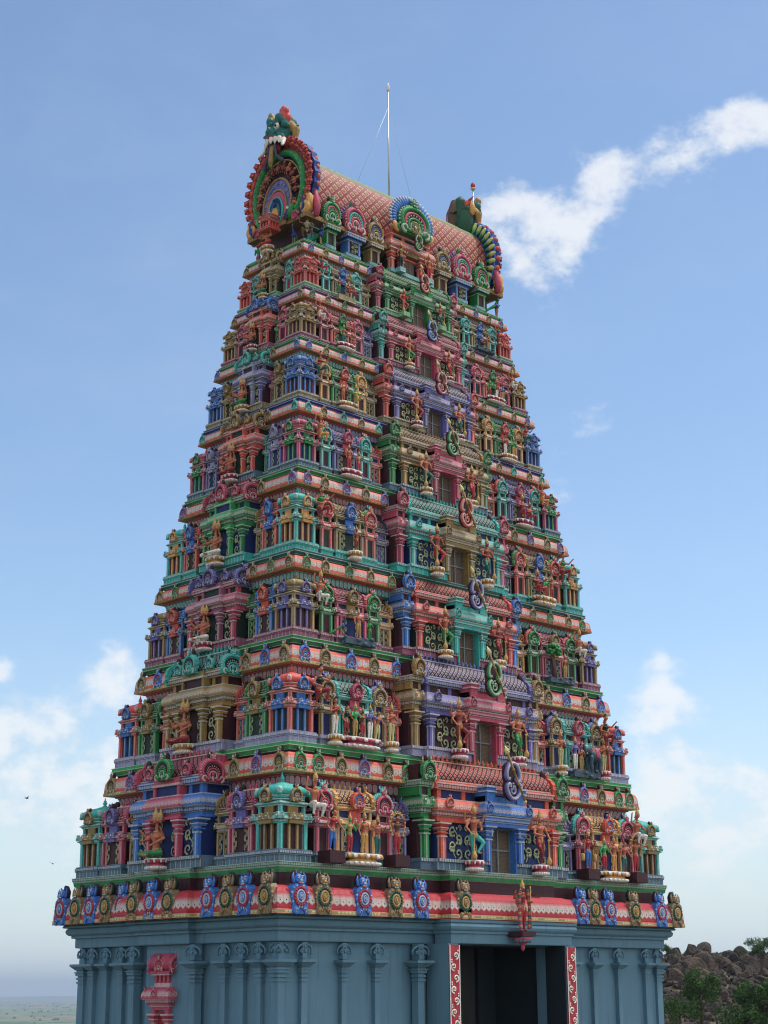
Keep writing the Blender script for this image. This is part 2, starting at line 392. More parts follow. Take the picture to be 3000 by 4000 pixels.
def barrel(mb,hx,R_,z0,z1,m=ROOF,edge=TRIM,n=10):   # vault along x with horseshoe section
    hgt=z1-z0; pr=[]
    for i in range(n+1):
        t=i/n; a=-25+115*t
        pr.append((R_*math.cos(rad(a))/1.0,z0+hgt*(math.sin(rad(a))+math.sin(rad(25)))/(1+math.sin(rad(25)))))
    L_=0
    for i in range(n):
        (y0,za),(y1,zb)=pr[i],pr[i+1]; d=math.hypot(y1-y0,zb-za)
        for s in(-1,1):
            vs=[(-hx,s*y0,za),(hx,s*y0,za),(hx,s*y1,zb),(-hx,s*y1,zb)]
            f=(0,1,2,3) if s<0 else (3,2,1,0); uvq=[(0,L_),(2*hx,L_),(2*hx,L_+d),(0,L_+d)]
            mb.add(vs,[f],m,[uvq if s<0 else uvq[::-1]],True)
        L_+=d
    for s in(-1,1):
        poly=[(s*hx,-y,z) for y,z in pr]+[(s*hx,y,z) for y,z in pr[::-1][1:]]
        mb.add(poly,[tuple(range(len(poly))) if s<0 else tuple(range(len(poly)-1,-1,-1))],MAIN)
    mb.box(-hx,hx,-.05,.05,z1-.01,z1+.03,edge)
    return pr
def sala_body(W=SW,D=SD,H=SH,center=True,panels=False):
    mb=MB(); hx,hy=W/2,D/2; plinth(mb,hx,hy,H)
    z0,z1=.142*H,.43*H; cx,cy=hx-.1,hy-.1; mb.cb(cx,cy,z0,z1,DARK)
    for sx in(-1,1):
        for sy in(-1,1): pil(mb,sx*cx,sy*cy,.06,z0,z1,MAIN,TRIM)
        if center: pil(mb,sx*.3*W,-cy+.03,.05,z0,z1,MAIN,TRIM)
    if not center: pil(mb,0,-cy+.02,.04,z0,z1,ACC,ACCT)
    aw=.2 if center else .12
    eaves_row(mb,hx,hy,H,.43*H,MAIN,TRIM,ACC if center else None,aw)
    z0,z1=.555*H,.64*H; cx,cy=hx*.84,hy*.74; mb.cb(cx-.03,cy-.03,z0,z1,DARK)
    for sx in(-1,1):
        for sy in(-1,1): pil(mb,sx*cx*.95,sy*cy*.92,.05,z0,z1,MAIN,TRIM)
    if center: mb.box(-.2,.2,-cy-.06,0,z0,z1+.04,ACC)
    mb.cb(cx+.03,cy+.03,.64*H,.652*H,TRIM); mb.cb(cx+.08,cy+.08,.652*H,.668*H,MAIN); mb.cb(cx+.1,cy+.1,.668*H,.678*H,TRIM)
    if center: mb.box(-.22,.22,-cy-.13,0,.652*H,.682*H,ACC)
    return protomesh(mb,'barrel_shrine' if center else 'small_barrel_shrine')
def sala_roof(W=SW,D=SD,H=SH):
    mb=MB(); hx,hy=W/2*.8,D/2
    mb.cb(hx,hy*.78,.678*H,.70*H,MAIN)
    barrel(mb,hx,hy*.8,.70*H,.90*H)
    for s in (0,1):
        mb.box(-hx,hx,-hy*.8-.012,-hy*.8+.05,(.705+.03*s)*H,(.713+.03*s)*H,TRIM)
    return protomesh(mb,'barrel_roof')
PW,PD,PH=.62,.85,2.05
def panjara_body():
    mb=MB(); W,D,H=PW,PD,PH; hx,hy=W/2,D/2; plinth(mb,hx,hy,H)
    z0,z1=.142*H,.43*H; cx,cy=hx-.1,hy-.08; mb.cb(cx,cy,z0,z1,DARK)
    for sx in(-1,1): pil(mb,sx*cx,-cy,.055,z0,z1,MAIN,TRIM); pil(mb,sx*cx,cy,.055,z0,z1,MAIN,TRIM)
    eaves_row(mb,hx,hy,H,.43*H,MAIN,TRIM)
    z0,z1=.555*H,.63*H; cx,cy=hx*.7,hy*.8; mb.cb(cx-.02,cy-.02,z0,z1,DARK)
    for sx in(-1,1): pil(mb,sx*cx*.9,-cy,.045,z0,z1,MAIN,TRIM)
    mb.cb(cx+.05,cy+.05,.63*H,.645*H,TRIM); mb.cb(cx+.09,cy+.08,.645*H,.66*H,MAIN)
    # roof vault running back
    c=.66*H
    mb.prism([(x*.46,z*.5+c) for x,z in xz(arc(.5,1,0))],-hy*.7,hy*.9,DARK)
    return protomesh(mb,'niche_shrine')
def scroll_panel(w=.36,h=.6,seed=1):      # painted relief of curling foliage
    mb=MB(); r=random.Random(seed)
    n=4; st=[]
    for i in range(25):
        t=i/24; st.append((w*.16*math.sin(t*PI*2.4),-.012,h*t*.94+.01))
    mb.tube(st,[.012]*25,4,PALE,.6)
    for k in range(n):
        z=h*(.12+.22*k); s=1 if k%2 else -1
        R_=w*.27
        mb.tube(spiral(s*w*.2,z+.02,R_,-PI/2,1.15,-.014,s,16,.1),[.019*(1-.5*i/16)+.003 for i in range(17)],4,PALE,.6)
        mb.tube(spiral(-s*w*.3,z+.1,R_*.55,-PI/2,1.0,-.014,-s,12,.15),[.014*(1-.5*i/12)+.003 for i in range(13)],4,PALE,.6)
        mb.ell((s*w*.42,-.012,z-.03),(.03,.01,.02),PALE,5,3); mb.ell((-s*w*.1,-.012,z+.07),(.022,.01,.03),PALE,5,3)
    return protomesh(mb,'scroll_panel')
def column(mb,x,y,hw,z0,z1,m,t):         # pilaster with stacked capital
    c=z1-.46
    mb.box(x-hw,x+hw,y-hw,y+hw,z0,c,m); mb.box(x-.02,x+.02,y-hw-.008,y-hw,z0,c,t); mb.box(x-hw-.008,x-hw,y-.02,y+.02,z0,c,t)
    prof=[(1.25,0,.04,t),(.95,.04,.09,m),(1.35,.09,.13,m),(1.0,.13,.17,t),(1.45,.17,.22,m),(1.6,.22,.25,t)]
    for k,a,b,mm in prof: mb.box(x-hw*k,x+hw*k,y-hw*k,y+hw*k,c+a,c+b-.002,mm)
    mb.fru((hw*1.1,hw*1.1),c+.25,(hw*2.0,hw*2.0),c+.33,m,x,y); mb.box(x-hw*2.15,x+hw*2.15,y-hw*2.15,y+hw*2.15,c+.33,c+.37,t)
    mb.box(x-hw*1.0,x+hw*1.0,y-hw,y+hw,c+.37,z1,m)
def curve_eave(mb,x0,x1,yf,depth,z0,z1,ev,t,cornerL=True,uvoff=0):   # quarter-round cornice, front at y=yf, returns on both sides
    n=5; hx=(x1-x0)/2; cx=(x0+x1)/2
    pr=[(0,0),(.0,.04)]+[(depth*(1-math.cos(rad(90*i/n))),.04+(z1-z0-.07)*math.sin(rad(90*i/n))) for i in range(1,n+1)]
    L_=[0]
    for a,b in zip(pr,pr[1:]): L_.append(L_[-1]+math.hypot(b[0]-a[0],b[1]-a[1]))
    T=L_[-1]
    for i in range(len(pr)-1):
        (a,za),(b,zb)=pr[i],pr[i+1]; va,vb=L_[i]/T,L_[i+1]/T
        mb.add([(x0+a,yf+a,z0+za),(x1-a,yf+a,z0+za),(x1-b,yf+b,z0+zb),(x0+b,yf+b,z0+zb)],[(0,1,2,3)],ev,[[(x0,va),(x1,va),(x1,vb),(x0,vb)]])
        mb.add([(x0+a,yf+1.2,z0+za),(x0+a,yf+a,z0+za),(x0+b,yf+b,z0+zb),(x0+b,yf+1.2,z0+zb)],[(0,1,2,3)],ev,[[(0,va),(1.2,va),(1.2,vb),(0,vb)]])
        mb.add([(x1-a,yf+a,z0+za),(x1-a,yf+1.2,z0+za),(x1-b,yf+1.2,z0+zb),(x1-b,yf+b,z0+zb)],[(0,1,2,3)],ev,[[(0,va),(1.2,va),(1.2,vb),(0,vb)]])
    d=pr[-1][0]; mb.box(x0+.02,x1-.02,yf+.02,yf+1.2,z0-.02,z0+.012,t); mb.box(x0+d-.02,x1-d+.02,yf+d-.02,yf+1.2,z1-.03,z1,t)
def beadstrip(mb,x0,x1,yf,z0,z1,m,depth=1.2):
    mb.add([(x0,yf,z0),(x1,yf,z0),(x1,yf,z1),(x0,yf,z1)],[(0,1,2,3)],m,[[(x0,0),(x1,0),(x1,1),(x0,1)]])
    mb.add([(x0,yf+depth,z0),(x0,yf,z0),(x0,yf,z1),(x0,yf+depth,z1)],[(0,1,2,3)],m,[[(0,0),(depth,0),(depth,1),(0,1)]])
    mb.add([(x1,yf,z0),(x1,yf+depth,z0),(x1,yf+depth,z1),(x1,yf,z1)],[(0,1,2,3)],m,[[(0,0),(depth,0),(depth,1),(0,1)]])
    mb.add([(x0,yf,z0),(x0,yf+depth,z0),(x1,yf+depth,z0),(x1,yf,z0)],[(0,1,2,3)],m)
    mb.add([(x0,yf,z1),(x1,yf,z1),(x1,yf+depth,z1),(x0,yf+depth,z1)],[(0,1,2,3)],m)
def entablature(mb,x0,x1,yf,z,m,t,ev,bd,dk,neck=True,depth=1.2,h=1.0):
    mb.box(x0+.12,x1-.12,yf+.16,yf+depth,z,z+.11,m); mb.box(x0+.1,x1-.1,yf+.14,yf+depth,z+.112,z+.13,t)
    beadstrip(mb,x0+.06,x1-.06,yf+.1,z+.132,z+.225,bd,depth-.1); mb.box(x0+.07,x1-.07,yf+.11,yf+depth,z+.228,z+.25,t)
    curve_eave(mb,x0,x1,yf,.16,z+.27,z+.58,ev,t)
def bay(hw,door=True):
    mb=MB(); z0=.3; D=1.3
    segs=[(-hw,-.52),(.52,hw)] if door else [(-hw,hw)]
    for a,b in segs:
        c=(a+b)/2; h=(b-a)/2
        mb.box(a,b,.05,D,0,.2,PLIN)
        nn=max(2,int((b-a)/.2))
        for i in range(nn+1):
            x=a+(b-a)*i/nn; mb.box(x-.01,x+.01,.04,.05,0,.2,CORE)
        mb.box(a-.0,b+.0,.0,D,.202,.29,PLIN)
        nn=int((b-a)/.09)
        for i in range(nn):
            x=a+(b-a)*(i+.5)/nn; mb.box(x-.03,x+.03,-.016,0,.21,.285,CORE)
        for i in range(9): mb.box(a-.016,a,.05+.09*i,.11+.09*i,.21,.285,CORE)
    if door:
        mb.box(-hw+.12,-.52,.2,D,.29,1.28,DARK); mb.box(.52,hw-.12,.2,D,.29,1.28,DARK)
        mb.box(-.52,.52,.75,D,0,1.28,DARK)
    else: mb.box(-hw+.12,hw-.12,.17,D,.29,1.28,DARK)
    for s in(-1,1):
        column(mb,s*(hw-.24),.16,.095,.29,1.3,MAIN,TRIM); column(mb,s*(hw-.24),.8,.095,.29,1.3,MAIN,TRIM)
    mb.box(-hw+.06,hw-.06,.1,D,1.24,1.3,MAIN)
    entablature(mb,-hw-.02,hw+.02,.0,1.27,MAIN,TRIM,EAVE,BEAD,DARK,True,D)
    zz=1.85
    mb.box(-hw+.28,hw-.28,.3,D,zz,zz+.24,DARK)
    for x in (-hw+.3,-hw*.5,0,hw*.5,hw-.3): mb.box(x-.07,x+.07,.26,.4,zz,zz+.24,MAIN)
    mb.box(-hw+.26,-hw+.3,.3,D,zz,zz+.24,MAIN)
    mb.box(-hw+.18,hw-.18,.2,D,zz+.24,zz+.27,TRIM); beadstrip(mb,-hw+.12,hw-.12,.14,zz+.27,zz+.37,BEAD,D-.14)
    mb.box(-hw+.1,hw-.1,.12,D,zz+.372,zz+.41,TRIM); mb.box(-hw+.14,hw-.14,.16,D,zz+.41,zz+.45,MAIN)
    return protomesh(mb,'central_bay')
def bay_roof(hw,ev=False):
    mb=MB(); z0=2.3; hx=hw-.22; n=7; D=1.15
    pr=[(.2-.07*math.sin(rad(180*i/n*.8)) +.42*(i/n)**2.2, z0+.55*(i/n)) for i in range(n+1)]
    L_=0
    for (ya,za),(yb,zb) in zip(pr,pr[1:]):
        d=math.hypot(yb-ya,zb-za)
        mb.add([(-hx,ya,za),(hx,ya,za),(hx,yb,zb),(-hx,yb,zb)],[(0,1,2,3)],ROOF,[[(-hx,L_),(hx,L_),(hx,L_+d),(-hx,L_+d)]],True)
        L_+=d
    for s in(-1,1):
        poly=[(s*hx,y,z) for y,z in pr]+[(s*hx,D,z0+.55),(s*hx,D,z0)]
        mb.add(poly,[tuple(range(len(poly)-1,-1,-1)) if s<0 else tuple(range(len(poly)))],MAIN)
    mb.box(-hx,hx,pr[-1][0]-.03,D,z0+.55,z0+.585,TRIM)
    mb.box(-hx,hx,.17,D,z0-.0,z0+.03,TRIM)
    return protomesh(mb,'bay_roof')
def doorcase():
    mb=MB()
    for s in(-1,1):
        column(mb,s*.64,.02,.1,.29,1.3,ACC,ACCT); mb.box(s*.5-.03 if s>0 else -.53,.53 if s>0 else s*.5+.03,-.02,.7,0,1.2,ACC)
        mb.box(s*.55-.02,s*.55+.02,-.13,-.02,.95,1.2,ACCT)
    mb.box(-.84,.84,-.14,.5,1.2,1.3,ACC); mb.box(-.86,.86,-.16,.5,1.302,1.33,ACCT)
    beadstrip(mb,-.88,.88,-.2,1.335,1.43,EAVE2,.8); mb.box(-.9,.9,-.22,.5,1.43,1.465,ACCT)
    curve_eave(mb,-.93,.93,-.28,.14,1.5,1.80,EAVE2,ACCT)
    mb.box(-.8,.8,-.14,.4,1.8,1.84,ACCT); mb.box(-.76,.76,-.1,.4,1.84,2.0,ACC)
    for s in(-1,1):
        x=s*.6; mb.box(x-.16,x+.16,-.16,.3,1.84,2.1,ACC); mb.box(x-.2,x+.2,-.2,.3,2.1,2.14,ACCT); mb.box(x-.18,x+.18,-.18,.3,2.14,2.22,ACC); mb.box(x-.22,x+.22,-.22,.3,2.22,2.27,ACCT)
    return protomesh(mb,'doorcase')
def center_case(w=.9):      # projecting middle of the short-side bay
    mb=MB()
    for s in(-1,1): column(mb,s*(w-.12),.04,.075,.29,1.3,ACC,ACCT)
    mb.box(-w,w,-.06,.4,1.24,1.3,ACC)
    entablature(mb,-w-.05,w+.05,-.12,1.27,ACC,ACCT,EAVE2,BEAD,DARK,True,1.0)
    mb.box(-w*.7,w*.7,.1,.9,1.85,2.1,DARK)
    for s in(-1,1): mb.box(s*w*.7-.05,s*w*.7+.05,.05,.9,1.85,2.1,ACC)
    mb.box(-w*.8,w*.8,.02,.9,2.1,2.16,ACCT); mb.box(-w*.75,w*.75,.06,.9,2.16,2.3,ACC)
    return protomesh(mb,'middle_case')
def flank():               # slim pilaster tower beside the bay
    mb=MB(); mb.box(-.26,.26,0,1.1,0,.2,PLIN); mb.box(-.28,.28,-.03,1.1,.202,.29,PLIN)
    for i in range(6): mb.box(-.26+.09*i,-.2+.09*i,-.045,-.03,.21,.285,CORE)
    mb.box(-.2,.2,.18,1.1,.29,1.3,DARK)
    column(mb,0,.12,.1,.29,1.36,MAIN,TRIM)
    entablature(mb,-.27,.27,-.08,1.33,MAIN,TRIM,EAVE,BEAD,DARK,True,1.1)
    mb.box(-.2,.2,.1,1.1,1.9,2.12,DARK)
    for s in(-1,1): mb.box(s*.17-.05,s*.17+.05,.06,1.1,1.9,2.12,MAIN)
    mb.box(-.24,.24,.02,1.1,2.12,2.15,TRIM); beadstrip(mb,-.27,.27,-.02,2.15,2.25,BEAD,1.1); mb.box(-.28,.28,-.03,1.1,2.25,2.29,TRIM)
    mb.box(-.2,.2,.1,1.1,2.29,2.7,ROOF)
    for s in(-1,1): niche_plate(mb,s*.15,-.06,1.68,.17,MAIN,TRIM)
    return protomesh(mb,'flanking_pilaster')
def door_leaf():
    mb=MB()
    mb.box(-.5,.5,.14,.18,.0,1.2,RING)
    for x in(-.49,0,.49): mb.box(x-.022,x+.022,.09,.15,0,1.2,MAIN)
    for z in(.02,.62,1.18): mb.box(-.5,.5,.10,.145,z-.02,z+.02,MAIN)
    return protomesh(mb,'window_door')
def end_gable():            # arch with curling crest, set on the roof ends
    return None
# lotus pedestal of fluted petals
def lotus(long=1.0):
    mb=MB()
    n=20
    for (z0,z1,r0,r1,m) in ((0,.12,.88,.8,ACC),(.12,.2,.8,.66,MAIN),(.2,.32,.66,1.0,MAIN),(.32,.38,1.0,1.02,WHITE)):
        mb.lathe([(r0*.42,z0),((r0+r1)*.215,(z0+z1)/2),(r1*.42,z1)],n,m,0,0,2.6,long,.8)
    for i in range(n):
        a=2*PI*i/n; c,s=math.cos(a),math.sin(a); k=1/((abs(c)**2.6+abs(s)**2.6)**(1/2.6))
        mb.ell((.41*long*c*k,.33*s*k,.29),(.055*long,.05,.075),WHITE if i%2 else MAIN,5,4)
        mb.ell((.37*long*c*k,.30*s*k,.06),(.055*long,.05,.06),WHITE if i%2 else ACC,5,4)
    return protomesh(mb,'lotus_pedestal')
def rock_heap():
    mb=MB(); r=random.Random(3)
    for i in range(34):
        x=r.uniform(-.5,.5); z=r.uniform(0,.26); y=r.uniform(-.3,.2)*(1-z); q=r.uniform(.05,.085)
        mb.ell((x,y-.05,z),(q,q*.9,q*.85),MAIN,7,5,(r.random(),r.random(),0))
    mb.box(-.5,.5,-.2,.35,0,.2,MAIN)
    return protomesh(mb,'rock_heap')
def block_mesh():
    mb=MB(); mb.box(-.3,.3,-.25,.3,0,.3,MAIN); mb.box(-.3,.3,-.256,-.25,.02,.05,TRIM)
    return protomesh(mb,'block_pedestal')
# Om letter on its board, with a spear in front
def om_meshes():
    def P(x,y): return ((x-760)/380.0,0,(450-y)/380.0+.0)
    outer=[(700,420),(690,440),(665,430),(655,390),(672,330),(710,280),(765,262),(820,285),(855,340),(865,400),(850,450),(815,462),(800,445),(812,425)]
    low=[(812,462),(850,480),(885,500),(862,530),(850,580),(810,625),(765,640),(715,625),(680,590),(660,545),(662,505),(690,478),(712,495),(705,520)]
    inner=[(722,530),(722,582),(785,582),(785,505),(752,505),(752,545)]
    def smooth(pts,k=3):
        for _ in range(k):
            q=[pts[0]]
            for a,b in zip(pts,pts[1:]): q+= [(a[0]*.75+b[0]*.25,a[1]*.75+b[1]*.25),(a[0]*.25+b[0]*.75,a[1]*.25+b[1]*.75)]
            q.append(pts[-1]); pts=q
        return pts
    board=MB()
    o=smooth([(655,300),(690,262),(765,245),(840,270),(885,340),(890,420),(862,462),(905,500),(880,540),(865,600),(815,650),(750,662),(690,635),(650,590),(640,520),(655,470),(640,420),(640,350),(655,300)],2)
    board.prism([(P(*p)[0],P(*p)[2]) for p in o[:-1]],.03,.12,0)
    let=MB()
    for pts,r in ((smooth(outer),.068),(smooth(low),.066),(smooth(inner,1),.036)):
        let.tube([P(*p) for p in pts],r,8,TRIM,.9)
        let.tube([(P(*p)[0],-.03,P(*p)[2]) for p in pts],r*.62,8,MAIN,1.1)
    let.ell((P(755,488)[0],-.02,P(755,488)[2]+.02),.035,MAIN)
    sp=MB(); a=Vector((-.42,-.22,.66)); b=Vector((.30,-.16,-.56))
    sp.tube([a.lerp(b,t) for t in (0,.3,.31,.34,.35,.6,.61,.64,.65,1)],[.03,.03,.045,.045,.028,.028,.045,.045,.028,.03],8,0)
    d=(a-b).normalized(); sp.tube([a,a+d*.05,a+d*.13,a+d*.28],[.035,.1,.085,.003],8,1,.5); sp.ell(tuple(b),.05,1)
    return board,let,sp
K_kudu=kudu(); K_kb=kuta_body(); K_kr=kuta_roof(); K_fin=finial()
K_sb=sala_body(); K_sr=sala_roof()
K_nb=sala_body(.8,.7,1.95,False); K_nr=sala_roof(.8,.7,1.95)
K_lb=sala_body(1.12,.95,2.05,True); K_lr=sala_roof(1.12,.95,2.05)
K_pb=panjara_body(); K_scroll=scroll_panel(); K_scroll2=scroll_panel(.3,.55,3)
K_bay=bay(2.45,True); K_bayr=bay_roof(2.45); K_case=doorcase(); K_door=door_leaf(); K_flank=flank()
K_lbay=bay(1.5,False); K_lbayr=bay_roof(1.5); K_ccase=center_case(.72)
K_lotus=lotus(); K_rock=rock_heap(); K_block=block_mesh()
# ------------------------------------------------------------------ surveyed levels of the tower (half length, half width, height of every cornice lip)
EA=[8.0,7.043,6.504,6.157,5.719,5.361,5.074,4.700,4.492,4.359]
EB=[4.635,3.880,3.369,3.045,2.615,2.234,1.946,1.686,1.399,1.349]
EZ=[0.0,3.447,6.304,8.895,11.375,13.645,15.669,17.424,19.059,20.209]
HC=[1.23,.77,.735,.56,.58,.48,.42,.42,.42]
LZ=[EZ[k]+HC[k] for k in range(9)]           # ledge tops
LD=[.345,.14,.14,.12,.12,.1,.1,.1,.1]
TA=[EA[k]-LD[k] for k in range(9)]; TB=[EB[k]-LD[k] for k in range(9)]
ORD=['lowest','second','third','fourth','fifth','sixth','seventh','eighth','topmost']
tower=bpy.data.objects.new('temple_tower',None); COL.objects.link(tower); tower.location=(0,0,GZ)
tag(tower,'tall tapering temple gateway tower covered in brightly painted tiers of shrines','temple tower')
def tl(x,y,z): return (x,y,z-GZ)
def offs(plan,d):
    n=len(plan); out=[]
    for i in range(n):
        p0,p1,p2=plan[i-1],plan[i],plan[(i+1)%n]
        def nr(a,b):
            dx,dy=b[0]-a[0],b[1]-a[1]; l=math.hypot(dx,dy); return (dy/l,-dx/l)
        n1,n2=nr(p0,p1),nr(p1,p2)
        if abs(n1[0]-n2[0])<1e-6 and abs(n1[1]-n2[1])<1e-6: out.append((p1[0]-n1[0]*d,p1[1]-n1[1]*d))
        else: out.append((p1[0]-(n1[0]+n2[0])*d,p1[1]-(n1[1]+n2[1])*d))
    return out
def sweep(mb,plan,prof):      # prof rows: (d, z, mat, v0, v1) ; each row after the first closes a band
    n=len(plan); cum=[0]
    for i in range(n):
        a,b=plan[i],plan[(i+1)%n]; cum.append(cum[-1]+math.hypot(a[0]-b[0],a[1]-b[1]))
    for (d0,z0,*_),(d1,z1,m,v0,v1) in zip(prof,prof[1:]):
        P,Q=offs(plan,d0),offs(plan,d1)
        for i in range(n):
            j=(i+1)%n
            mb.add([(*P[i],z0),(*P[j],z0),(*Q[j],z1),(*Q[i],z1)],[(0,1,2,3)],m,[[(cum[i],v0),(cum[i+1],v0),(cum[i+1],v1),(cum[i],v1)]])
def plan_of(A,B,fx,pf,ly,pl):
    return [(-A,-B),(-fx,-B),(-fx,-B-pf),(fx,-B-pf),(fx,-B),(A,-B),(A,-ly),(A+pl,-ly),(A+pl,ly),(A,ly),(A,B),(fx,B),(fx,B+pf),(-fx,B+pf),(-fx,B),(-A,B),(-A,ly),(-A-pl,ly),(-A-pl,-ly),(-A,-ly)]
TIERS=[
 dict(led='ledge',rec='maroon',pl='slate',ev='crimson',lip='cream',bead='pink',cove='yellow',k=('teal','olive','maroon'),p=('pink','teal','maroon'),s=('yellow','orange','navy','blue'),n=('violet','maroon'),f='green',bay='orange',case='blue',rf='red',om='violet',ls=('pink','violet'),ln=('olive','navy'),lb=('blue','pink'),lr='pink',lg='green',bdk='navy'),
 dict(led='sgreen',rec='maroon',pl='lilac',ev='orange',lip='cream',bead='pink',cove='yellow',k=('red','blue','dkgreen'),p=('olive','violet','navy'),s=('teal','pink','dkgreen','maroon'),n=('red','navy'),f='ochre',bay='violet',case='pink',rf='lilac',om='green',ls=('green','olive'),ln=('red','blue'),lb=('ochre','olive'),lr='teal',lg='teal',bdk='maroon'),
 dict(led='green',rec='navy',pl='mauve',ev='orange',lip='cream',bead='pink',cove='yellow',k=('olive','violet','maroon'),p=('green','red','maroon'),s=('pink','olive','navy','maroon'),n=('yellow','navy'),f='blue',bay='red',case='teal',rf='orange',om='violet',ls=('blue','orange'),ln=('green','maroon'),lb=('pink','mauve'),lr='violet',lg='violet',bdk='dkgreen'),
 dict(led='tealdk',rec='maroon',pl='teal',ev='orange',lip='ochre',bead='teal',cove='yellow',k=('teal','yellow','maroon'),p=('red','green','dkgreen'),s=('olive','blue','dkgreen','navy'),n=('dkviolet','violet'),f='pink',bay='teal',case='olive',rf='teal',om='orange',ls=('red','blue'),ln=('olive','navy'),lb=('green','sgreen'),lr='pink',lg='pink',bdk='navy'),
 dict(led='green',rec='navy',pl='slate',ev='orange',lip='ochre',bead='pink',cove='yellow',k=('pink','green','navy'),p=('teal','red','maroon'),s=('violet','pink','maroon','navy'),n=('red','navy'),f='green',bay='ochre',case='pink',rf='olive',om='green',ls=('violet','lilac'),ln=('teal','maroon'),lb=('red','orange'),lr='ochre',lg='olive',bdk='dkgreen'),
 dict(led='cobalt',rec='blue',pl='khaki',ev='red',lip='ochre',bead='violet',cove='yellow',k=('blue','blue','maroon'),p=('yellow','olive','maroon'),s=('green','red','maroon','dkgreen'),n=('olive','maroon'),f='red',bay='violet',case='violet',rf='lilac',om='pink',ls=('olive','olive'),ln=('pink','maroon'),lb=('violet','lilac'),lr='teal',lg='teal',bdk='maroon'),
 dict(led='green',rec='blue',pl='mauve',ev='red',lip='ochre',bead='teal',cove='yellow',k=('olive','ochre','maroon'),p=('pink','pink','dkgreen'),s=('red','green','dkgreen','maroon'),n=('violet','navy'),f='teal',bay='pink',case='pink',rf='pink',om='blue',ls=('pink','pink'),ln=('green','maroon'),lb=('red','orange'),lr='blue',lg='blue',bdk='maroon'),
 dict(led='plum',rec='maroon',pl='ltgreen',ev='pink',lip='ochre',bead='pink',cove='yellow',k=('red','red','darkred'),p=('teal','teal','maroon'),s=('olive','blue','navy','maroon'),n=('ochre','maroon'),f='pink',bay='green',case='green',rf='sgreen',om='orange',ls=('teal','teal'),ln=('pink','navy'),lb=('olive','ochre'),lr='ochre',lg='olive',bdk='dkgreen'),
 dict(led='sgreen',rec='green',pl='ltteal',ev='pink',lip='ochre',bead='slate',cove='yellow'),
]
def place(o,parent=tower): o.parent=parent; return o
def cornice(k):
    T=TIERS[k]; mb=MB(); A,B=EA[k],EB[k]; h=HC[k]
    s=1.0 if k==0 else (EZ[k]-EZ[k-1])/2.9
    q=h/.77
    fx=2.5 if k==0 else .345*TA[k]; ly=1.5 if k==0 else .47*(TB[k]-.137*TA[k])
    plan=plan_of(A,B,fx,(.36 if k==0 else .16*s),ly,(.2 if k==0 else .12*s))
    if k==0:
        pr=[(.55,0,0,0,0),(.03,0,1,0,.05),(0,0,1,0,.05),(0,.015,8,0,0),(0,.10,1,0,1),(.02,.115,8,0,0)]
        c=[(.02,.115),(.02,.25),(.035,.38),(.075,.5),(.15,.6),(.26,.655),(.38,.675)]
        Lc=[0]
        for a,b in zip(c,c[1:]): Lc.append(Lc[-1]+math.hypot(b[0]-a[0],b[1]-a[1]))
        for (d,z),l in zip(c[1:],range(1,9)): pr.append((d,z,0,Lc[l-1]/Lc[-1],Lc[l]/Lc[-1]))
        pr+=[(.43,.68,2,0,0),(.43,.98,2,0,0),(.41,1.0,4,0,0),(.39,1.0,3,0,0),(.37,1.1,3,0,0),(.36,1.12,4,0,0),(.36,1.14,4,0,0),(.345,1.14,5,0,0),(.345,1.21,5,0,1),(.335,1.21,4,0,0),(.335,1.23,4,0,0),(1.35,1.232,3,0,0)]
    else:
        zb=LZ[k-1]-EZ[k]; w=.66*s
        bs=[(w,zb),(w,-.42*s)]
        pr=[(w,zb-.02,7,0,0),(w,-.46*s,7,0,0),(w-.02*s,-.44*s,4,0,0),(w-.05*s,-.37*s,6,0,0),(w-.12*s,-.30*s,6,0,0),(w-.2*s,-.27*s,4,0,0),(w-.2*s,-.25*s,4,0,0),
            (.34*s,-.26*s,4,0,0),(.32*s,-.25*s,5,0,0),(.24*s,-.05*s,5,0,1),(.2*s,-.045*s,4,0,0),(.19*s,-.01*s,8,0,0),(.03*s,0,1,0,.05),(0,0.0,1,0,.05),(0,.012*q,8,0,0),(0,.085*q,1,0,1),(.015,.1*q,8,0,0)]
        c=[(.015,.1*q),(.018,.22*q),(.035*q,.34*q),(.07*q,.42*q),(.12*q,.47*q),(.18*q,.49*q)]
        Lc=[0]
        for a,b in zip(c,c[1:]): Lc.append(Lc[-1]+math.hypot(b[0]-a[0],b[1]-a[1]))
        for (d,z),l in zip(c[1:],range(1,9)): pr.append((d,z,0,Lc[l-1]/Lc[-1],Lc[l]/Lc[-1]))
        e=LD[k]
        pr+=[(e+.13*q,.495*q,2,0,0),(e+.13*q,.555*q,2,0,0),(e+.08*q,.56*q,4,0,0),(e+.08*q,.575*q,4,0,0),(e+.07*q,.58*q,3,0,0),(e+.02*q,.655*q,3,0,0),(e-.01*q,.66*q,4,0,0),(e-.01*q,.68*q,4,0,0),(e+.015,.685*q,3,0,0),(e+.01,.75*q,3,0,0),(e,.75*q,4,0,0),(e,.77*q,4,0,0),(1.1*s+.2,.77*q+.002,3,0,0)]
    sweep(mb,plan,pr)
    o=link('cornice',mb.mesh('cornice',[eave(T['ev'],0 if k==0 else (3 if k<4 else 1)),lipmat(T['lip']),paint(T['rec']),paint(T['led']),trim(T['led']),beads(T['led'] if k==0 else T['bead'],None,.075 if k==0 else .16*s),paint(T['cove']),paint('navy' if k%2 else 'maroon'),paint('crimson')]),tower,tl(0,0,EZ[k]))
for k in range(9): cornice(k)

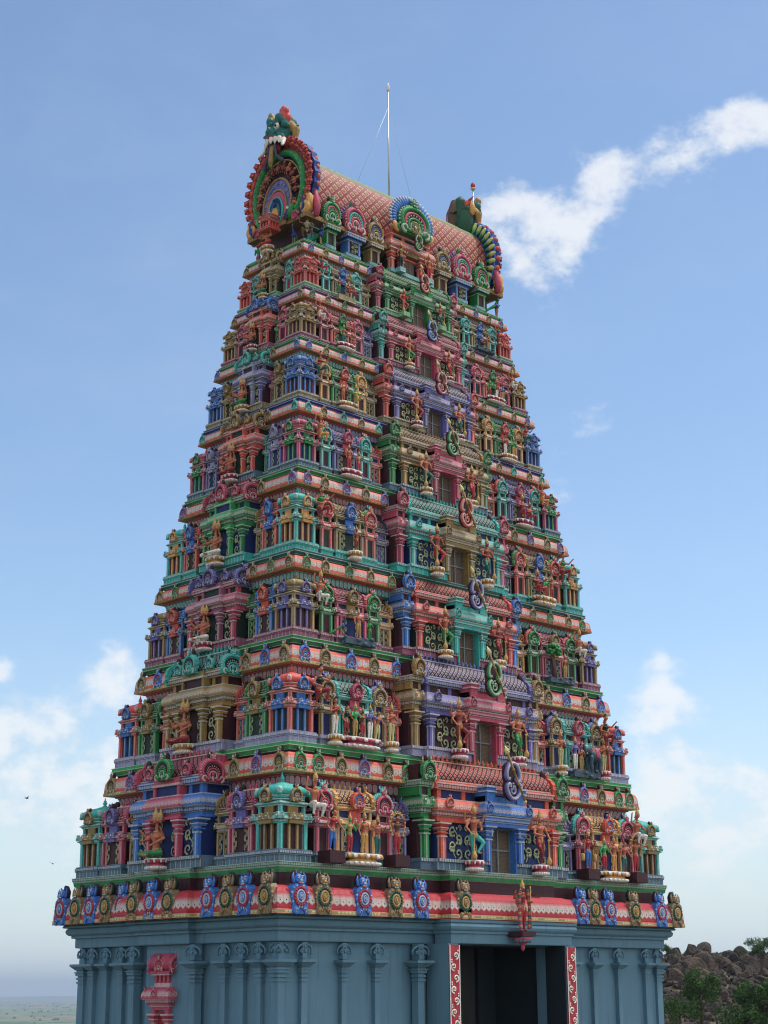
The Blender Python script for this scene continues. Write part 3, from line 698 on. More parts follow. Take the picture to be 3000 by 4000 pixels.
def unit(name,body,kids,loc,rz,sc,mats,label=None):
    o=link(name,body,tower,tl(*loc),rz,sc); dress(o,mats)
    if label: o['label']=label
    for (n,me,l,r,s,mm) in kids:
        c=link(n,me,o,l,r,s); dress(c,mm or mats)
    return o
def crest(hx):
    mb=MB(); n=max(3,int(hx*2/.17))
    for i in range(n):
        x=-hx+2*hx*(i+.5)/n; mb.lathe([(.03,-.02),(.06,.02),(.025,.05),(.05,.09),(.02,.12),(.004,.17)],7,MAIN,x,0)
    return protomesh(mb,'ridge_crest')
K_crS=crest(.5); K_crN=crest(.25); K_crB=crest(2.1); K_crL=crest(1.1)
def kuta_unit(loc,sc,T,rz=0):
    m=pal(T['k'][0],T['k'][1],T['k'][2],T['pl'],'crimson'); ma=pal(T['k'][1],T['k'][0],'maroon',T['pl'],'maroon')
    h=KW/2
    kids=[('domed_roof',K_kr,(0,0,0),0,(1,1,1),None),('finial',K_fin,(0,0,.925*KH),0,(1,1,1),None)]
    for x,y,r in ((0,-h*.9,0),(-h*.9,0,-PI/2),(h*.9,0,PI/2)):
        kids.append(('horseshoe_gable',K_kudu,(x,y,.69*KH),r,(.35,.5,.4),ma))
    return unit('corner_shrine',K_kb,kids,loc,rz,sc,m)
def sala_unit(loc,sc,T,rz,body,roof,W,D,H,cr,c,name='barrel_shrine'):
    main,acc,dk,ring=c
    m=pal(main,acc,dk,T['pl'],ring); ma=pal(acc,main,dk,T['pl'],ring); hx,hy=W/2,D/2
    mg=pal(main,acc,'dkgreen' if main in('yellow','pink') else 'maroon',T['pl'],ring)
    kids=[('barrel_roof',roof,(0,0,0),0,(1,1,1),None),('ridge_crest',cr,(0,0,.91*H),0,(W/1.56 if name=='barrel_shrine' else 1,1,.9),None),
          ('horseshoe_gable',K_kudu,(-hx*.82,0,.665*H),-PI/2,(D*.92,.7,.62),mg),('horseshoe_gable',K_kudu,(hx*.82,0,.665*H),PI/2,(D*.92,.7,.62),mg)]
    if name!='small_barrel_shrine':
        kids+=[('horseshoe_gable',K_kudu,(0,-hy*.84-.03,.675*H),0,(.46,.7,.5),ma)]
        for s in(-1,1): kids.append(('scroll_panel',K_scroll2,(s*.33*W*.62,-hy+.09,.16*H),0,(.8 if W>1.3 else .5,1,.95),m))
    else:
        for s in(-1,1): kids.append(('scroll_panel',K_scroll2,(s*.17,-hy+.088,.16*H),0,(.62,1,.95),m))
    return unit(name,body,kids,loc,rz,sc,m)
def panj_unit(loc,sc,T,rz=0):
    m=pal(T['p'][0],T['p'][0],T['p'][2],T['pl'],'maroon'); mg=pal(T['p'][0],T['p'][1],T['p'][2],T['pl'],'maroon')
    mr=pal(T['p'][1],T['p'][1],'navy',T['pl'],T['p'][0])
    return unit('niche_shrine',K_pb,[('arch_surround',K_kudu,(0,-PD*.30,.655*PH),0,(.82,.5,.69),mr),('horseshoe_gable',K_kudu,(0,-PD*.34,.655*PH),0,(.62,.75,.6),mg)],loc,rz,sc,m)
FR={}
for t in range(8):
    T=TIERS[t]; A,B=TA[t],TB[t]; z=LZ[t]; hs=EZ[t+1]-LZ[t]; sz=hs/2.235; hb=(LZ[t+1]-LZ[t])/2.987
    sd=min(1.0,(EZ[t+1]-EZ[t])/2.95)*.98
    kw=.137*A; ks=kw/KW
    o=-B+.04
    for (sx,sy) in((-1,-1),(1,-1),(-1,1)):
        kuta_unit((sx*(A-.05-kw/2),sy*(B-.05-kw/2),z),(ks,ks,sz),T)
    f=A/7.655
    for s in(-1,1):
        panj_unit((s*.793*A,o+.1*f+PD*sd/2,z),(f*.93,sd,sz),T); panj_unit((s*.522*A,o+.1*f+PD*sd/2,z),(f*.93,sd,sz),T)
        sala_unit((s*.657*A,o+.04+SD*sd/2,z),(f*.9,sd,sz*1.02),T,0,K_sb,K_sr,SW,SD,SH,K_crS,(T['s'][0],T['s'][1],T['s'][2],T['s'][3]))
        sala_unit((s*.437*A,o+.25*sd+.35*sd,z),(f*.84,sd,sz*.98),T,0,K_nb,K_nr,.8,.7,1.95,K_crN,(T['n'][0],T['n'][0],T['n'][1],'maroon'),'small_barrel_shrine')
        mf=pal(T['f'],T['f'],'maroon',T['pl'],'maroon',T['f'])
        unit('flanking_pilaster',K_flank,[('horseshoe_gable',K_kudu,(0,.0,2.3),0,(.5,.8,.6),mf)],(s*.352*A,o-.12*sd,z),0,(f*.98,sd,hb),mf)
    # long-side bay
    bf=.325*A/2.45; yb=-B-.30*sd
    mm=pal(T['bay'],T['case'],T['bdk'],T['pl'],'maroon',T['rf'])
    mg=pal(T['bay'] if t!=1 else 'violet','olive','maroon',T['pl'],'navy')
    kids=[('bay_roof',K_bayr,(0,0,0),0,(1,1,1),None),('ridge_crest',K_crB,(0,.6,2.9),0,(1,1,.9),None),('doorcase',K_case,(0,0,0),0,(1,1,1),None)]
    for s in(-1,1):
        kids.append(('curled_end_gable',K_kudu,(s*(2.28),.5,2.12),s*PI/2,(.8,.8,.8),mg))
        kids.append(('horseshoe_ornament',K_kudu,(s*2.05,.0,1.62),0,(.26,.4,.3),mm))
        kids.append(('horseshoe_ornament',K_kudu,(s*.78,-.25,1.56),0,(.22,.4,.27),pal(T['case'],T['bay'])))
        kids.append(('scroll_panel',K_scroll,(s*1.08,.18,.34),0,(1.45,1.3,1.4),None)); kids.append(('scroll_panel',K_scroll,(s*1.66,.18,.32),0,(-1.45,1.3,1.45),None))
    bo=unit('central_bay',K_bay,kids,(0,yb,z),0,(bf,sd,hb),mm)
    dm=pal('grey','grey','brown'); dm[RING]=None
    FR[t]=(bo,bf,hb,sd,yb)
    # short-side units (facing -x) ; local x runs toward the near corner
    R_=B-kw-.05; xo=-A+.04; lw=.335*R_
    for s in(-1,1):
        yc=s*(.48*R_+.19*R_+lw/2)
        m3=(T['ls'][0],T['ls'][1],T['k'][2],'maroon')
        if t<6: sala_unit((xo+.04+SD*sd/2,yc,z),(lw/1.12*.95,sd,sz),T,-PI/2,K_lb,K_lr,1.12,.95,2.05,K_crN,m3,'barrel_shrine_short_side' if False else 'barrel_shrine')
        else: panj_unit((xo+.1*sd+PD*sd/2,yc,z),(lw/PW*1.02,sd,sz),dict(T,p=(T['ls'][0],T['ls'][1],T['k'][2])),-PI/2)
        sala_unit((xo+.2*sd+.35*sd,s*(.48*R_+.095*R_),z),(.175*R_/.8,sd,sz),T,-PI/2,K_nb,K_nr,.8,.7,1.95,K_crN,(T['ln'][0],T['ln'][0],T['ln'][1],'navy'),'small_barrel_shrine')
    lf=.47*R_/1.5; xb=-A-.2*sd
    ml=pal(T['lb'][0],T['lb'][1],T['bdk'],T['pl'],'maroon',T['lr']); mr=pal(T['lr'],T['lg'],'dkgreen',T['pl'],'maroon')
    kids=[('bay_roof',K_lbayr,(0,0,0),0,(1,1,1),pal(T['lr'],T['lg'],'dkgreen',T['pl'],'maroon',T['lr'])),('ridge_crest',K_crL,(0,.6,2.9),0,(1,1,.9),mr),('middle_case',K_ccase,(0,0,0),0,(1,1,1),None)]
    for s in(-1,1):
        kids.append(('curled_end_gable',K_kudu,(s*1.3,.45,2.14),s*PI/2,(.85,.7,.72),mr))
        kids.append(('scroll_panel',K_scroll,(s*.99,.15,.34),0,(1.5,1.3,1.42),None))
        kids.append(('horseshoe_ornament',K_kudu,(s*.78,.14,2.34),0,(.36,.5,.36),mr))
    for s in(-1,1): kids.append(('scroll_panel',K_scroll,(s*.36,.15,.34),0,(1.05*s,1.3,1.42),None))
    kids.append(('horseshoe_gable',K_kudu,(0,.05,2.27),0,(.66,.8,.66),pal(T['lg'],T['lg'],'maroon',T['pl'],'maroon')))
    unit('central_bay',K_lbay,kids,(xb,0,z),-PI/2,(lf,sd,hb),ml)
# window screens behind the doorcases
t_=NT('woven_window_screen',.7); u=t_.stretch(t_.pos(),(1,1,1)); w1=t_.n('ShaderNodeTexWave',wave_type='BANDS',bands_direction='Z'); w1.inputs['Scale'].default_value=9; t_.put(w1.inputs['Vector'],u)
t_.put(t_.b.inputs['Base Color'],t_.wear(t_.mix(w1.outputs[1],(.10,.065,.04),(.16,.11,.07)),1)); M_screen=t_.mat
M_bar=paint('grey')
for t in range(8):
    bo,bf,hb,sd,yb=FR[t]
    mats=pal('grey'); mats[RING]=M_screen
    dr=link('window_door',K_door,bo,(0,.1,0),0,(.98,1,1)); dress(dr,mats)
# horseshoe ornaments along the eaves
def orn(k,along,face,c,sc):
    if face=='f': loc=(along,-EB[k]+.1*sc,EZ[k]+.07*sc); rz=0
    else: loc=(-EA[k]+.1*sc,along,EZ[k]+.07*sc); rz=-PI/2
    o=link('horseshoe_ornament',K_kudu,tower,tl(*loc),rz,(.40*sc,.55*sc,.53*sc)); dress(o,pal(c,c,'maroon','slate','crimson' if c in('blue','green','violet') else 'dkgreen'))
    return o
OC={1:('green','olive','violet','olive','green'),2:('blue','olive'),3:('green','olive'),4:('violet','olive'),5:('teal','olive'),6:('blue','olive'),7:('green','olive'),8:('blue','olive')}
for k in range(1,9):
    sc_=HC[k]/.77; c=OC[k]; A=EA[k]
    fr=[.86,.745,.63,.51,.41] if k==1 else [.93,.82,.68,.55,.42]
    if k>5: fr=[.93,.8,.66,.52,.4]
    for s in(-1,1):
        for i,f in enumerate(fr): orn(k,s*f*A if not(k==1 and s<0 and i==0) else -.855*A,'f',c[i%len(c)],sc_)
    if k==1: orn(k,-6.62,'f','green',sc_); orn(k,6.6,'f','green',sc_)
    B=EB[k]; e=.47*(TB[k]-.137*TA[k])+.25*sc_
    ys=[e+(B-.3*sc_-e)*(i+.25)/2.3 for i in range(3)] if k<4 else ([e+.1,B-.3*sc_] if k<7 else [B-.35*sc_])
    for s in(-1,1):
        for i,y in enumerate(ys): orn(k,s*y,'l',c[(i+1)%len(c)],sc_)
# great medallions of the lowest cornice
def medallion():
    mb=MB()
    pts=[(-.27,0),(.27,0),(.26,.14),(.24,.2),(.27,.32),(.28,.5),(.25,.66),(.14,.76),(-.14,.76),(-.25,.66),(-.28,.5),(-.27,.32),(-.24,.2),(-.26,.14)]
    mb.prism(pts,-.2,.1,MAIN)
    cz=.44
    mb.tube([(.19*math.cos(2*PI*i/20),-.21,cz+.22*math.sin(2*PI*i/20)) for i in range(21)],.034,6,RING,1,False)
    for i in range(18): a=2*PI*i/18; mb.ell((.19*math.cos(a),-.245,cz+.22*math.sin(a)),(.028,.02,.028),ACC,5,3)
    mb.tube([(.125*math.cos(2*PI*i/16),-.225,cz+.15*math.sin(2*PI*i/16)) for i in range(17)],.03,6,TRIM,1,False)
    mb.ell((0,-.2,cz),(.11,.07,.13),MAIN,10,6); mb.tube([(.06*math.cos(2*PI*i/12),-.26,cz+.08*math.sin(2*PI*i/12)) for i in range(13)],.014,5,TRIM,1,False)
    mb.ell((0,-.27,cz),(.03,.02,.05),TRIM,6,4)
    for i in range(11):
        a=rad(-30+240*i/10); mb.ell((.27*math.cos(a),-.18,cz+.28*math.sin(a)),(.035,.05,.035),MAIN if i%2 else TRIM,5,4)
    for s in(-1,1):
        mb.tube(spiral(s*.13,.1,.1,-PI/2,1.1,-.22,s,14,.12),[.034*(1-.5*i/14) for i in range(15)],5,MAIN if s<0 else MAIN)
        mb.tube(spiral(s*.13,.1,.06,-PI/2,1.0,-.25,s,10,.12),.012,4,TRIM)
        mb.ell((s*.2,-.2,.06),(.06,.05,.06),MAIN,6,4); mb.ell((s*.04,-.22,.18),(.03,.03,.06),TRIM,5,4)
    # lion mask
    z=.86
    mb.ell((0,-.1,z),(.13,.15,.15),MAIN,10,7); mb.ell((0,-.24,z-.03),(.045,.05,.05),TRIM,6,4); mb.ell((0,-.2,z-.09),(.085,.06,.03),RING,6,4)
    for i in range(4): mb.ell(((i-1.5)*.035,-.25,z-.085),(.013,.015,.024),WHITE,4,3)
    for s in(-1,1):
        mb.ell((s*.06,-.215,z+.04),.027,WHITE,6,4); mb.ell((s*.06,-.24,z+.04),.012,RING,5,3); mb.ell((s*.065,-.2,z+.085),(.05,.04,.022),TRIM,6,4)
        mb.tube([(s*.1,-.1,z-.1),(s*.19,-.14,z-.05),(s*.2,-.12,z+.08),(s*.16,-.1,z+.18)],[.04,.045,.035,.01],6,MAIN)
        mb.ell((s*.08,-.18,z-.04),(.045,.06,.05),MAIN,6,4); mb.tube([(s*.05,-.1,z+.12),(s*.09,-.12,z+.2)],[.035,.012],5,MAIN)
    mb.tube([(0,.0,.7),(0,.06,.95),(0,.03,1.06),(0,-.03,1.09)],[.15,.14,.1,.05],8,DARK)
    return protomesh(mb,'lion_medallion')
K_med=medallion()
def med(along,face,c):
    if face=='f': loc=(along,-EB[0]-(.33 if abs(along)<2.55 else 0)+.14,.0); rz=0
    else: loc=(-EA[0]-(.17 if abs(along)<1.5 else 0)+.14,along,.0); rz=-PI/2
    o=link('lion_medallion',K_med,tower,tl(*loc),rz,(.95,.75,.92) if face=='f' else (.92,.75,.92))
    m=pal('blue' if c else 'olive','crimson' if c else 'dkgreen','maroon' if c else 'dkgreen','slate','crimson' if c else 'tealdk')
    if not c: m[MAIN]=paint('mud'); m[TRIM]=paint('gold')
    dress(o,m); o['label']='blue lion-faced medallion' if c else 'gilded lion-faced medallion'
for i,x in enumerate((-7.28,-6.52,-5.2,-4.12)): med(x,'f',i%2==0)
med(-3.2,'f',True); med(-1.95,'f',False); med(3.2,'f',True); med(3.75,'f',False); med(4.45,'f',True); med(5.6,'f',False); med(6.85,'f',True); med(7.62,'f',False)
for i,y in enumerate((-4.22,-3.44,-2.78,-2.06)): med(y,'l',i%2==1)
for i,y in enumerate((-.71,.03,.78,1.5,2.2,2.9,3.56,4.27)): med(y,'l',i%2==1)
# ------------------------------------------------------------------ sculpted figures: one continuous surface fused from limbs, painted by region
def sculpt(name,prims,voxel,mats,smooth_it=2):
    mb=MB()
    for p in prims:
        if p[0]=='c':
            _,a,b,r0,r1,m=p; A_,B_=Vector(a),Vector(b); d=(B_-A_); L_=d.length
            if L_<1e-6: continue
            d/=L_; path=[A_-d*r0*.95,A_-d*r0*.7,A_-d*r0*.25,A_,B_,B_+d*r1*.25,B_+d*r1*.7,B_+d*r1*.95]
            mb.tube(path,[r0*.25,r0*.7,r0*.97,r0,r1,r1*.97,r1*.7,r1*.25],10,0)
        else: mb.ell(p[1],p[2],0,12,8,p[4] if len(p)>4 else None)
    me=mb.mesh('raw',[]); o=bpy.data.objects.new('raw',me); COL.objects.link(o)
    r=o.modifiers.new('r','REMESH'); r.mode='VOXEL'; r.voxel_size=voxel; r.use_smooth_shade=True
    s=o.modifiers.new('s','SMOOTH'); s.iterations=smooth_it; s.factor=.4
    dg=bpy.context.evaluated_depsgraph_get(); ev=o.evaluated_get(dg); out=bpy.data.meshes.new_from_object(ev)
    bpy.data.objects.remove(o); bpy.data.meshes.remove(me)
    n=len(out.polygons); cen=np.empty(n*3,'f'); out.polygons.foreach_get('center',cen); cen=cen.reshape(-1,3)
    best=np.full(n,1e9); idx=np.zeros(n,'i')
    for p in prims:
        if p[0]=='c':
            a=np.array(p[1]);b=np.array(p[2]);ab=b-a; t=np.clip(((cen-a)@ab)/max(ab@ab,1e-9),0,1)
            dd=np.linalg.norm(cen-(a+t[:,None]*ab),axis=1)-(p[3]+(p[4]-p[3])*t); m=p[5]
        else:
            rr=np.array(p[2] if isinstance(p[2],(tuple,list)) else (p[2],)*3); q=cen-np.array(p[1])
            if len(p)>4 and p[4]: q=q@np.array(Euler(p[4]).to_matrix())
            k=np.linalg.norm(q/rr,axis=1); dd=(k-1)*rr.min(); m=p[3]
        u=dd<best; best[u]=dd[u]; idx[u]=m
    out.name=name
    out.materials.clear()
    for m in mats: out.materials.append(m)
    out.polygons.foreach_set('material_index',idx); out.polygons.foreach_set('use_smooth',[True]*n); out.update()
    return out
# regions: 0 skin, 1 legs cloth, 2 chest cloth, 3 gold, 4 hair, 5 white
SK,CL,TP,GO,HA,WH=range(6)
FIGM=[paint('skin'),paint('green'),paint('red'),paint('gold'),paint('black'),paint('white')]
def hand(pr,w,e,skin=SK):
    w=Vector(w); d=(w-Vector(e)).normalized(); s=d.cross(Vector((0,1,0)));
    if s.length<.2: s=Vector((1,0,0))
    s.normalize(); palm=w+d*.02; pr.append(('e',tuple(palm),(.02,.016,.022),skin))
    for i in range(4): b=palm+s*(.011*(i-1.5)); pr.append(('c',tuple(b),tuple(b+d*(.034-.003*abs(i-1))+Vector((0,-.008,0))),.006,.005,skin))
    pr.append(('c',tuple(palm-s*.014),tuple(palm-s*.03+d*.012),.006,.005,skin))
def head(pr,c,yaw=0,crown=True,hair='bun',s=1.0,skin=SK):
    x,y,z=c; f=Vector((math.sin(yaw),-math.cos(yaw),0)); r=Vector((math.cos(yaw),math.sin(yaw),0)); C_=Vector(c)
    def P(a,b,h): return tuple(C_+r*a*s+f*b*s+Vector((0,0,h*s)))
    pr.append(('e',P(0,0,.012),(.052*s,.056*s,.062*s),skin)); pr.append(('e',P(0,.018,-.03),(.036*s,.034*s,.034*s),skin))
    pr.append(('c',P(0,.056,.012),P(0,.066,-.012),.008*s,.013*s,skin))
    pr.append(('e',P(0,.048,-.034),(.02*s,.01*s,.008*s),TP if False else skin))
    for k in(-1,1):
        pr.append(('e',P(k*.056,-.004,-.006),(.012*s,.014*s,.026*s),GO)); pr.append(('e',P(k*.022,.049,.014),(.011*s,.008*s,.006*s),WH)); pr.append(('e',P(k*.022,.05,.03),(.017*s,.008*s,.005*s),HA))
    if crown:
        pr.append(('c',P(0,0,.055),P(0,0,.08),.056*s,.052*s,GO)); pr.append(('c',P(0,0,.09),P(0,0,.17),.043*s,.02*s,GO)); pr.append(('e',P(0,0,.2),(.014*s,.014*s,.024*s),GO))
        pr.append(('e',P(0,.03,.08),(.03*s,.018*s,.035*s),GO))
    else:
        pr.append(('e',P(0,-.012,.035),(.056*s,.056*s,.052*s),HA))
        if hair=='bun': pr.append(('e',P(0,-.0,.1),(.03*s,.03*s,.032*s),HA))
        if hair=='long':
            for k in(-1,1): pr.append(('c',P(k*.045,-.025,.0),P(k*.06,-.03,-.12),.022*s,.014*s,HA))
def figure(arms,legs,lean=(0,0),hz=.915,crown=True,hair='bun',yaw=0,top=False,heads=1,female=False,hip=.5,knee_cloth=True,skirt=False,tors=None,ankle_cloth=True):
    pr=[]; lx,ly=lean
    pel=(0,0,hip); ch=(lx*.7,ly*.7,hip+.235); nk=(lx,ly,hip+.33); hd=(lx*1.1,ly*1.1-.01,hz)
    pr.append(('e',(0,0,hip+.0),(.085,.06,.055),CL)); pr.append(('c',(0,0,hip+.03),(lx*.4,ly*.4,hip+.12),.066,.058,SK))
    pr.append(('c',(lx*.4,ly*.4,hip+.13),ch,.062,.08,TP)); pr.append(('e',ch,(.115,.062,.07),TP))
    for s in(-1,1): pr.append(('e',(ch[0]+s*.045,ch[1]-.045,ch[2]-.01),(.04,.03 if not female else .04,.036),TP))
    pr.append(('c',nk,(hd[0],hd[1]+.01,hz-.04),.028,.027,SK)); pr.append(('e',(nk[0],nk[1]-.02,nk[2]-.015),(.06,.045,.018),GO)); pr.append(('e',(ch[0],ch[1]-.062,ch[2]+.0),(.02,.012,.04),GO))
    pr.append(('e',(0,-.005,hip+.045),(.082,.062,.018),GO)); pr.append(('e',(0,-.065,hip-.02),(.02,.012,.06),GO))
    for s in(-1,1): pr.append(('e',(ch[0]+s*.125,ch[1],ch[2]+.035),(.04,.036,.036),SK))
    for (s,el,wr) in arms:
        sh=(ch[0]+s*.128,ch[1],ch[2]+.035); pr.append(('c',sh,el,.033,.026,SK)); pr.append(('c',el,wr,.026,.017,SK)); hand(pr,wr,el)
        m=tuple((a+b)/2 for a,b in zip(sh,el)); pr.append(('e',m,(.036,.034,.014),GO)); pr.append(('e',wr,(.022,.02,.012),GO))
    for (s,kn,an) in legs:
        hp=(s*.048,0,hip-.02); pr.append(('c',hp,kn,.062,.043,CL)); pr.append(('c',kn,an,.042,.024,CL if ankle_cloth else SK)); pr.append(('e',an,(.026,.026,.014),GO))
        pr.append(('e',(an[0]+s*.012,an[1]-.035,an[2]-.022),(.026,.05,.018),SK))
        for q in (.3,.55,.8):
            a=tuple(hp[i]+(kn[i]-hp[i])*q for i in range(3)); pr.append(('e',a,(.058-.018*q,.056-.018*q,.008),GO if q==.8 else CL))
    if skirt: pr.append(('c',(0,.0,hip-.03),(0,.01,.12),.09,.085,CL))
    if heads==1: head(pr,hd,yaw,crown,hair)
    else:
        head(pr,(hd[0],hd[1]-.02,hz),0,True,s=.95)
        for a in(-1,1): head(pr,(hd[0]+a*.06,hd[1]+.03,hz),a*1.15,True,s=.9)
    return pr
KF={}
VX=.0085
def mk(name,pr,voxel=VX): KF[name]=sculpt('statue_body',pr,voxel,FIGM)
st=[(-1,(-.055,0,.27),(-.055,.01,.045)),(1,(.055,0,.27),(.055,.01,.045))]
mk('guard',figure([(-1,(-.23,-.01,.63),(-.2,-.1,.52)),(1,(.2,-.03,.62),(.06,-.14,.58)),(-1,(-.24,.02,.72),(-.27,-.02,.87)),(1,(.24,.02,.72),(.28,-.03,.86))],
   [(-1,(-.05,-.02,.27),(-.04,.0,.045)),(1,(.15,-.12,.34),(.02,-.09,.16))],ankle_cloth=True))
mk('guard_mirrored',[tuple([p[0]]+[(tuple([-q[0],q[1],q[2]]) if (i in((1,2) if p[0]=='c' else (1,))) else q) for i,q in enumerate(p[1:],1)]) for p in figure([(-1,(-.23,-.01,.63),(-.2,-.1,.52)),(1,(.2,-.03,.62),(.06,-.14,.58)),(-1,(-.24,.02,.72),(-.27,-.02,.87)),(1,(.24,.02,.72),(.28,-.03,.86))],
   [(-1,(-.05,-.02,.27),(-.04,.0,.045)),(1,(.15,-.12,.34),(.02,-.09,.16))])])
mk('pray',figure([(-1,(-.19,-.03,.62),(-.02,-.12,.70)),(1,(.19,-.03,.62),(.02,-.12,.70))],st,crown=False))
mk('pray_crown',figure([(-1,(-.19,-.03,.62),(-.02,-.12,.70)),(1,(.19,-.03,.62),(.02,-.12,.70))],st,crown=True))
mk('stand',figure([(-1,(-.2,.0,.62),(-.2,-.04,.48)),(1,(.22,-.02,.63),(.2,-.12,.76))],st))
mk('stand_four',figure([(-1,(-.2,.0,.62),(-.2,-.06,.5)),(1,(.2,-.02,.62),(.14,-.14,.62)),(-1,(-.24,.02,.70),(-.25,-.03,.83)),(1,(.24,.02,.70),(.25,-.03,.83))],st))
mk('lady',figure([(-1,(-.17,.0,.6),(-.13,-.08,.5)),(1,(.2,-.06,.62),(.22,-.16,.52))],[(-1,(-.06,-.01,.27),(-.07,.01,.045)),(1,(.05,-.03,.27),(.05,.0,.045))],crown=False,hair='long',female=True,lean=(.03,-.02)))
mk('hold_up',figure([(-1,(-.23,-.02,.72),(-.2,-.06,.9)),(1,(.23,-.02,.72),(.2,-.06,.9))],st,crown=False,hair='bun'))
mk('reach',figure([(-1,(-.2,-.08,.66),(-.08,-.22,.66)),(1,(.2,-.06,.66),(.3,-.14,.62))],st,crown=True))
mk('brahma',figure([(-1,(-.22,-.03,.30),(-.16,-.17,.27)),(1,(.22,-.03,.30),(.1,-.17,.2)),(-1,(-.2,-.02,.3),(-.25,-.12,.42)),(1,(.2,-.02,.3),(.24,-.1,.43))],
   [(-1,(-.27,-.13,.07),(.04,-.22,.05)),(1,(.27,-.13,.07),(-.06,-.19,.07))],hz=.60,hip=.1,heads=3))
mk('atlas',figure([(-1,(-.24,-.04,.62),(-.22,-.06,.82)),(1,(.2,-.04,.52),(.12,-.2,.44))],
   [(-1,(-.14,-.2,.34),(-.12,-.14,.12)),(1,(.15,-.18,.3),(.14,-.1,.08))],hz=.80,hip=.33,crown=True,lean=(0,-.04)))
mk('atlas_bun',figure([(-1,(-.2,-.04,.48),(-.1,-.2,.42)),(1,(.24,-.06,.60),(.3,-.16,.72))],
   [(-1,(-.14,-.16,.30),(-.12,-.06,.05)),(1,(.12,-.2,.36),(.1,-.16,.12))],hz=.82,hip=.35,crown=False,lean=(0,-.05),female=True))
mk('sit',figure([(-1,(-.2,-.05,.38),(-.08,-.16,.34)),(1,(.2,-.05,.38),(.22,-.18,.44))],
   [(-1,(-.12,-.2,.19),(-.1,-.18,-.05)),(1,(.18,-.2,.18),(-.02,-.24,.14))],hz=.62,hip=.17))
KF['sit'].transform(Matrix.Translation((0,0,.08)))
def extra(name,mb_fn):
    mb=MB(); mb_fn(mb); return mb.mesh(name,[paint('gold'),paint('brown'),paint('green')])
def f_club(mb):
    mb.lathe([(.035,0),(.05,.03),(.055,.08),(.03,.13),(.014,.16),(.014,.42),(.024,.44),(.012,.47)],8,0)
    mb.ell((0,0,.1),(.045,.045,.03),0,8,4)
K_club=extra('club',f_club)
def f_arch(mb):
    mb.tube([(.24*math.cos(t),0,.72+.32*math.sin(t)) for t in [rad(-50+280*i/20) for i in range(21)]],.02,6,0)
    for i in range(15): t=rad(-40+260*i/14); mb.ell((.27*math.cos(t),0,.72+.35*math.sin(t)),(.035,.03,.035),0,6,4)
K_harch=extra('halo_arch',f_arch)
def f_basket(mb):
    for s in(-1,1):
        mb.lathe([(.05,.22),(.065,.25),(.065,.4),(.05,.42)],8,0,s*.27,-.02); mb.tube([(s*.27,-.02,.42),(s*.25,-.02,.78)],.008,4,1)
    mb.tube([(-.3,-.02,.78),(0,.02,.83),(.3,-.02,.78)],.014,5,1)
K_basket=extra('carrying_pole',f_basket)
def f_cal(mb):
    mb.ell((0,0,.1),(.1,.09,.12),0); mb.ell((0,-.06,.22),(.06,.07,.06),0)
# animals
def q(*a): return tuple(a)
ele=[('e',(0.05,0,.62),(.36,.22,.25),0),('e',(-.36,0,.78),(.17,.15,.18),0),('c',(-.48,-.02,.78),(-.56,-.03,.95),.08,.06,0),('c',(-.56,-.03,.95),(-.45,-.03,1.2),.06,.035,0),('e',(-.28,-.16,.78),(.09,.03,.14),0),('e',(-.28,.16,.78),(.09,.03,.14),0),
 ('c',(-.46,-.1,.66),(-.56,-.14,.62),.02,.008,5),('e',(.1,0,.82),(.2,.2,.1),1),('e',(.1,-.2,.66),(.14,.04,.16),1),('c',(.4,0,.65),(.45,-.02,.4),.02,.012,0)]
for x in(-.22,.28):
    for y in(-.12,.12): ele+=[('c',(x,y,.5),(x+(.04 if x>0 else -.03),y,.28),.1,.075,0),('c',(x+(.04 if x>0 else -.03),y,.28),(x,y,.06),.072,.07,0)]
KF['elephant']=sculpt('elephant_body',ele,.02,[paint('rock'),paint('pink'),paint('red'),paint('gold'),paint('black'),paint('white')])
pea=[('e',(0,0,.5),(.14,.12,.15),0),('c',(0,-.08,.58),(0,-.13,.85),.06,.035,0),('e',(0,-.15,.9),(.045,.055,.05),0),('c',(0,-.19,.9),(0,-.25,.88),.016,.006,3),('c',(0,-.15,.94),(0,-.14,1.03),.012,.02,3),
 ('c',(0,.1,.5),(0,.5,.24),.1,.05,1),('c',(0,.5,.24),(0,.8,.05),.07,.09,1),('c',(.05,0,.4),(.05,-.02,.05),.02,.015,3),('c',(-.05,0,.4),(-.05,-.02,.05),.02,.015,3),('e',(.05,-.05,.02),(.03,.06,.015),3),('e',(-.05,-.05,.02),(.03,.06,.015),3)]
KF['peacock']=sculpt('peacock_body',pea,.015,[paint('cobalt'),paint('green'),paint('red'),paint('gold'),paint('black'),paint('white')])
def statue(kind,loc,h,rz,cols,label,cat='statue',group=None,ped=None,extra_=None,name='statue',pedz=0):
    """cols: skin, legs, chest, hair ; loc is the point under the figure's feet"""
    o=link(name,None,None,loc,rz,(1,1,1)); tag(o,label,cat,group)
    z=0
    b=link('figure',KF[kind],o,(0,0,pedz),0,(h,h,h)); dressn(b,cols)
    if extra_:
        for (n,me,l,s) in extra_: e=link(n,me,o,(l[0]*h,l[1]*h,l[2]*h+pedz),0,(s*h,s*h,s*h))
    if ped:
        pm,pn,ps,pc=ped; p=link(pn,pm,o,(0,0,0),0,ps); dress(p,[paint(c) for c in pc]+[paint('white')]*(len(SL)-len(pc)) if not isinstance(pc,dict) else pedm(pc))
    return o
def dressn(b,cols):
    names=list(cols)+['gold','black','white'][:0]
    mats=[paint(cols[0]),paint(cols[1]),paint(cols[2]),paint('gold'),paint(cols[3] if len(cols)>3 else 'black'),paint('white')]
    for i,s in enumerate(b.material_slots): s.link='OBJECT'; s.material=mats[i]
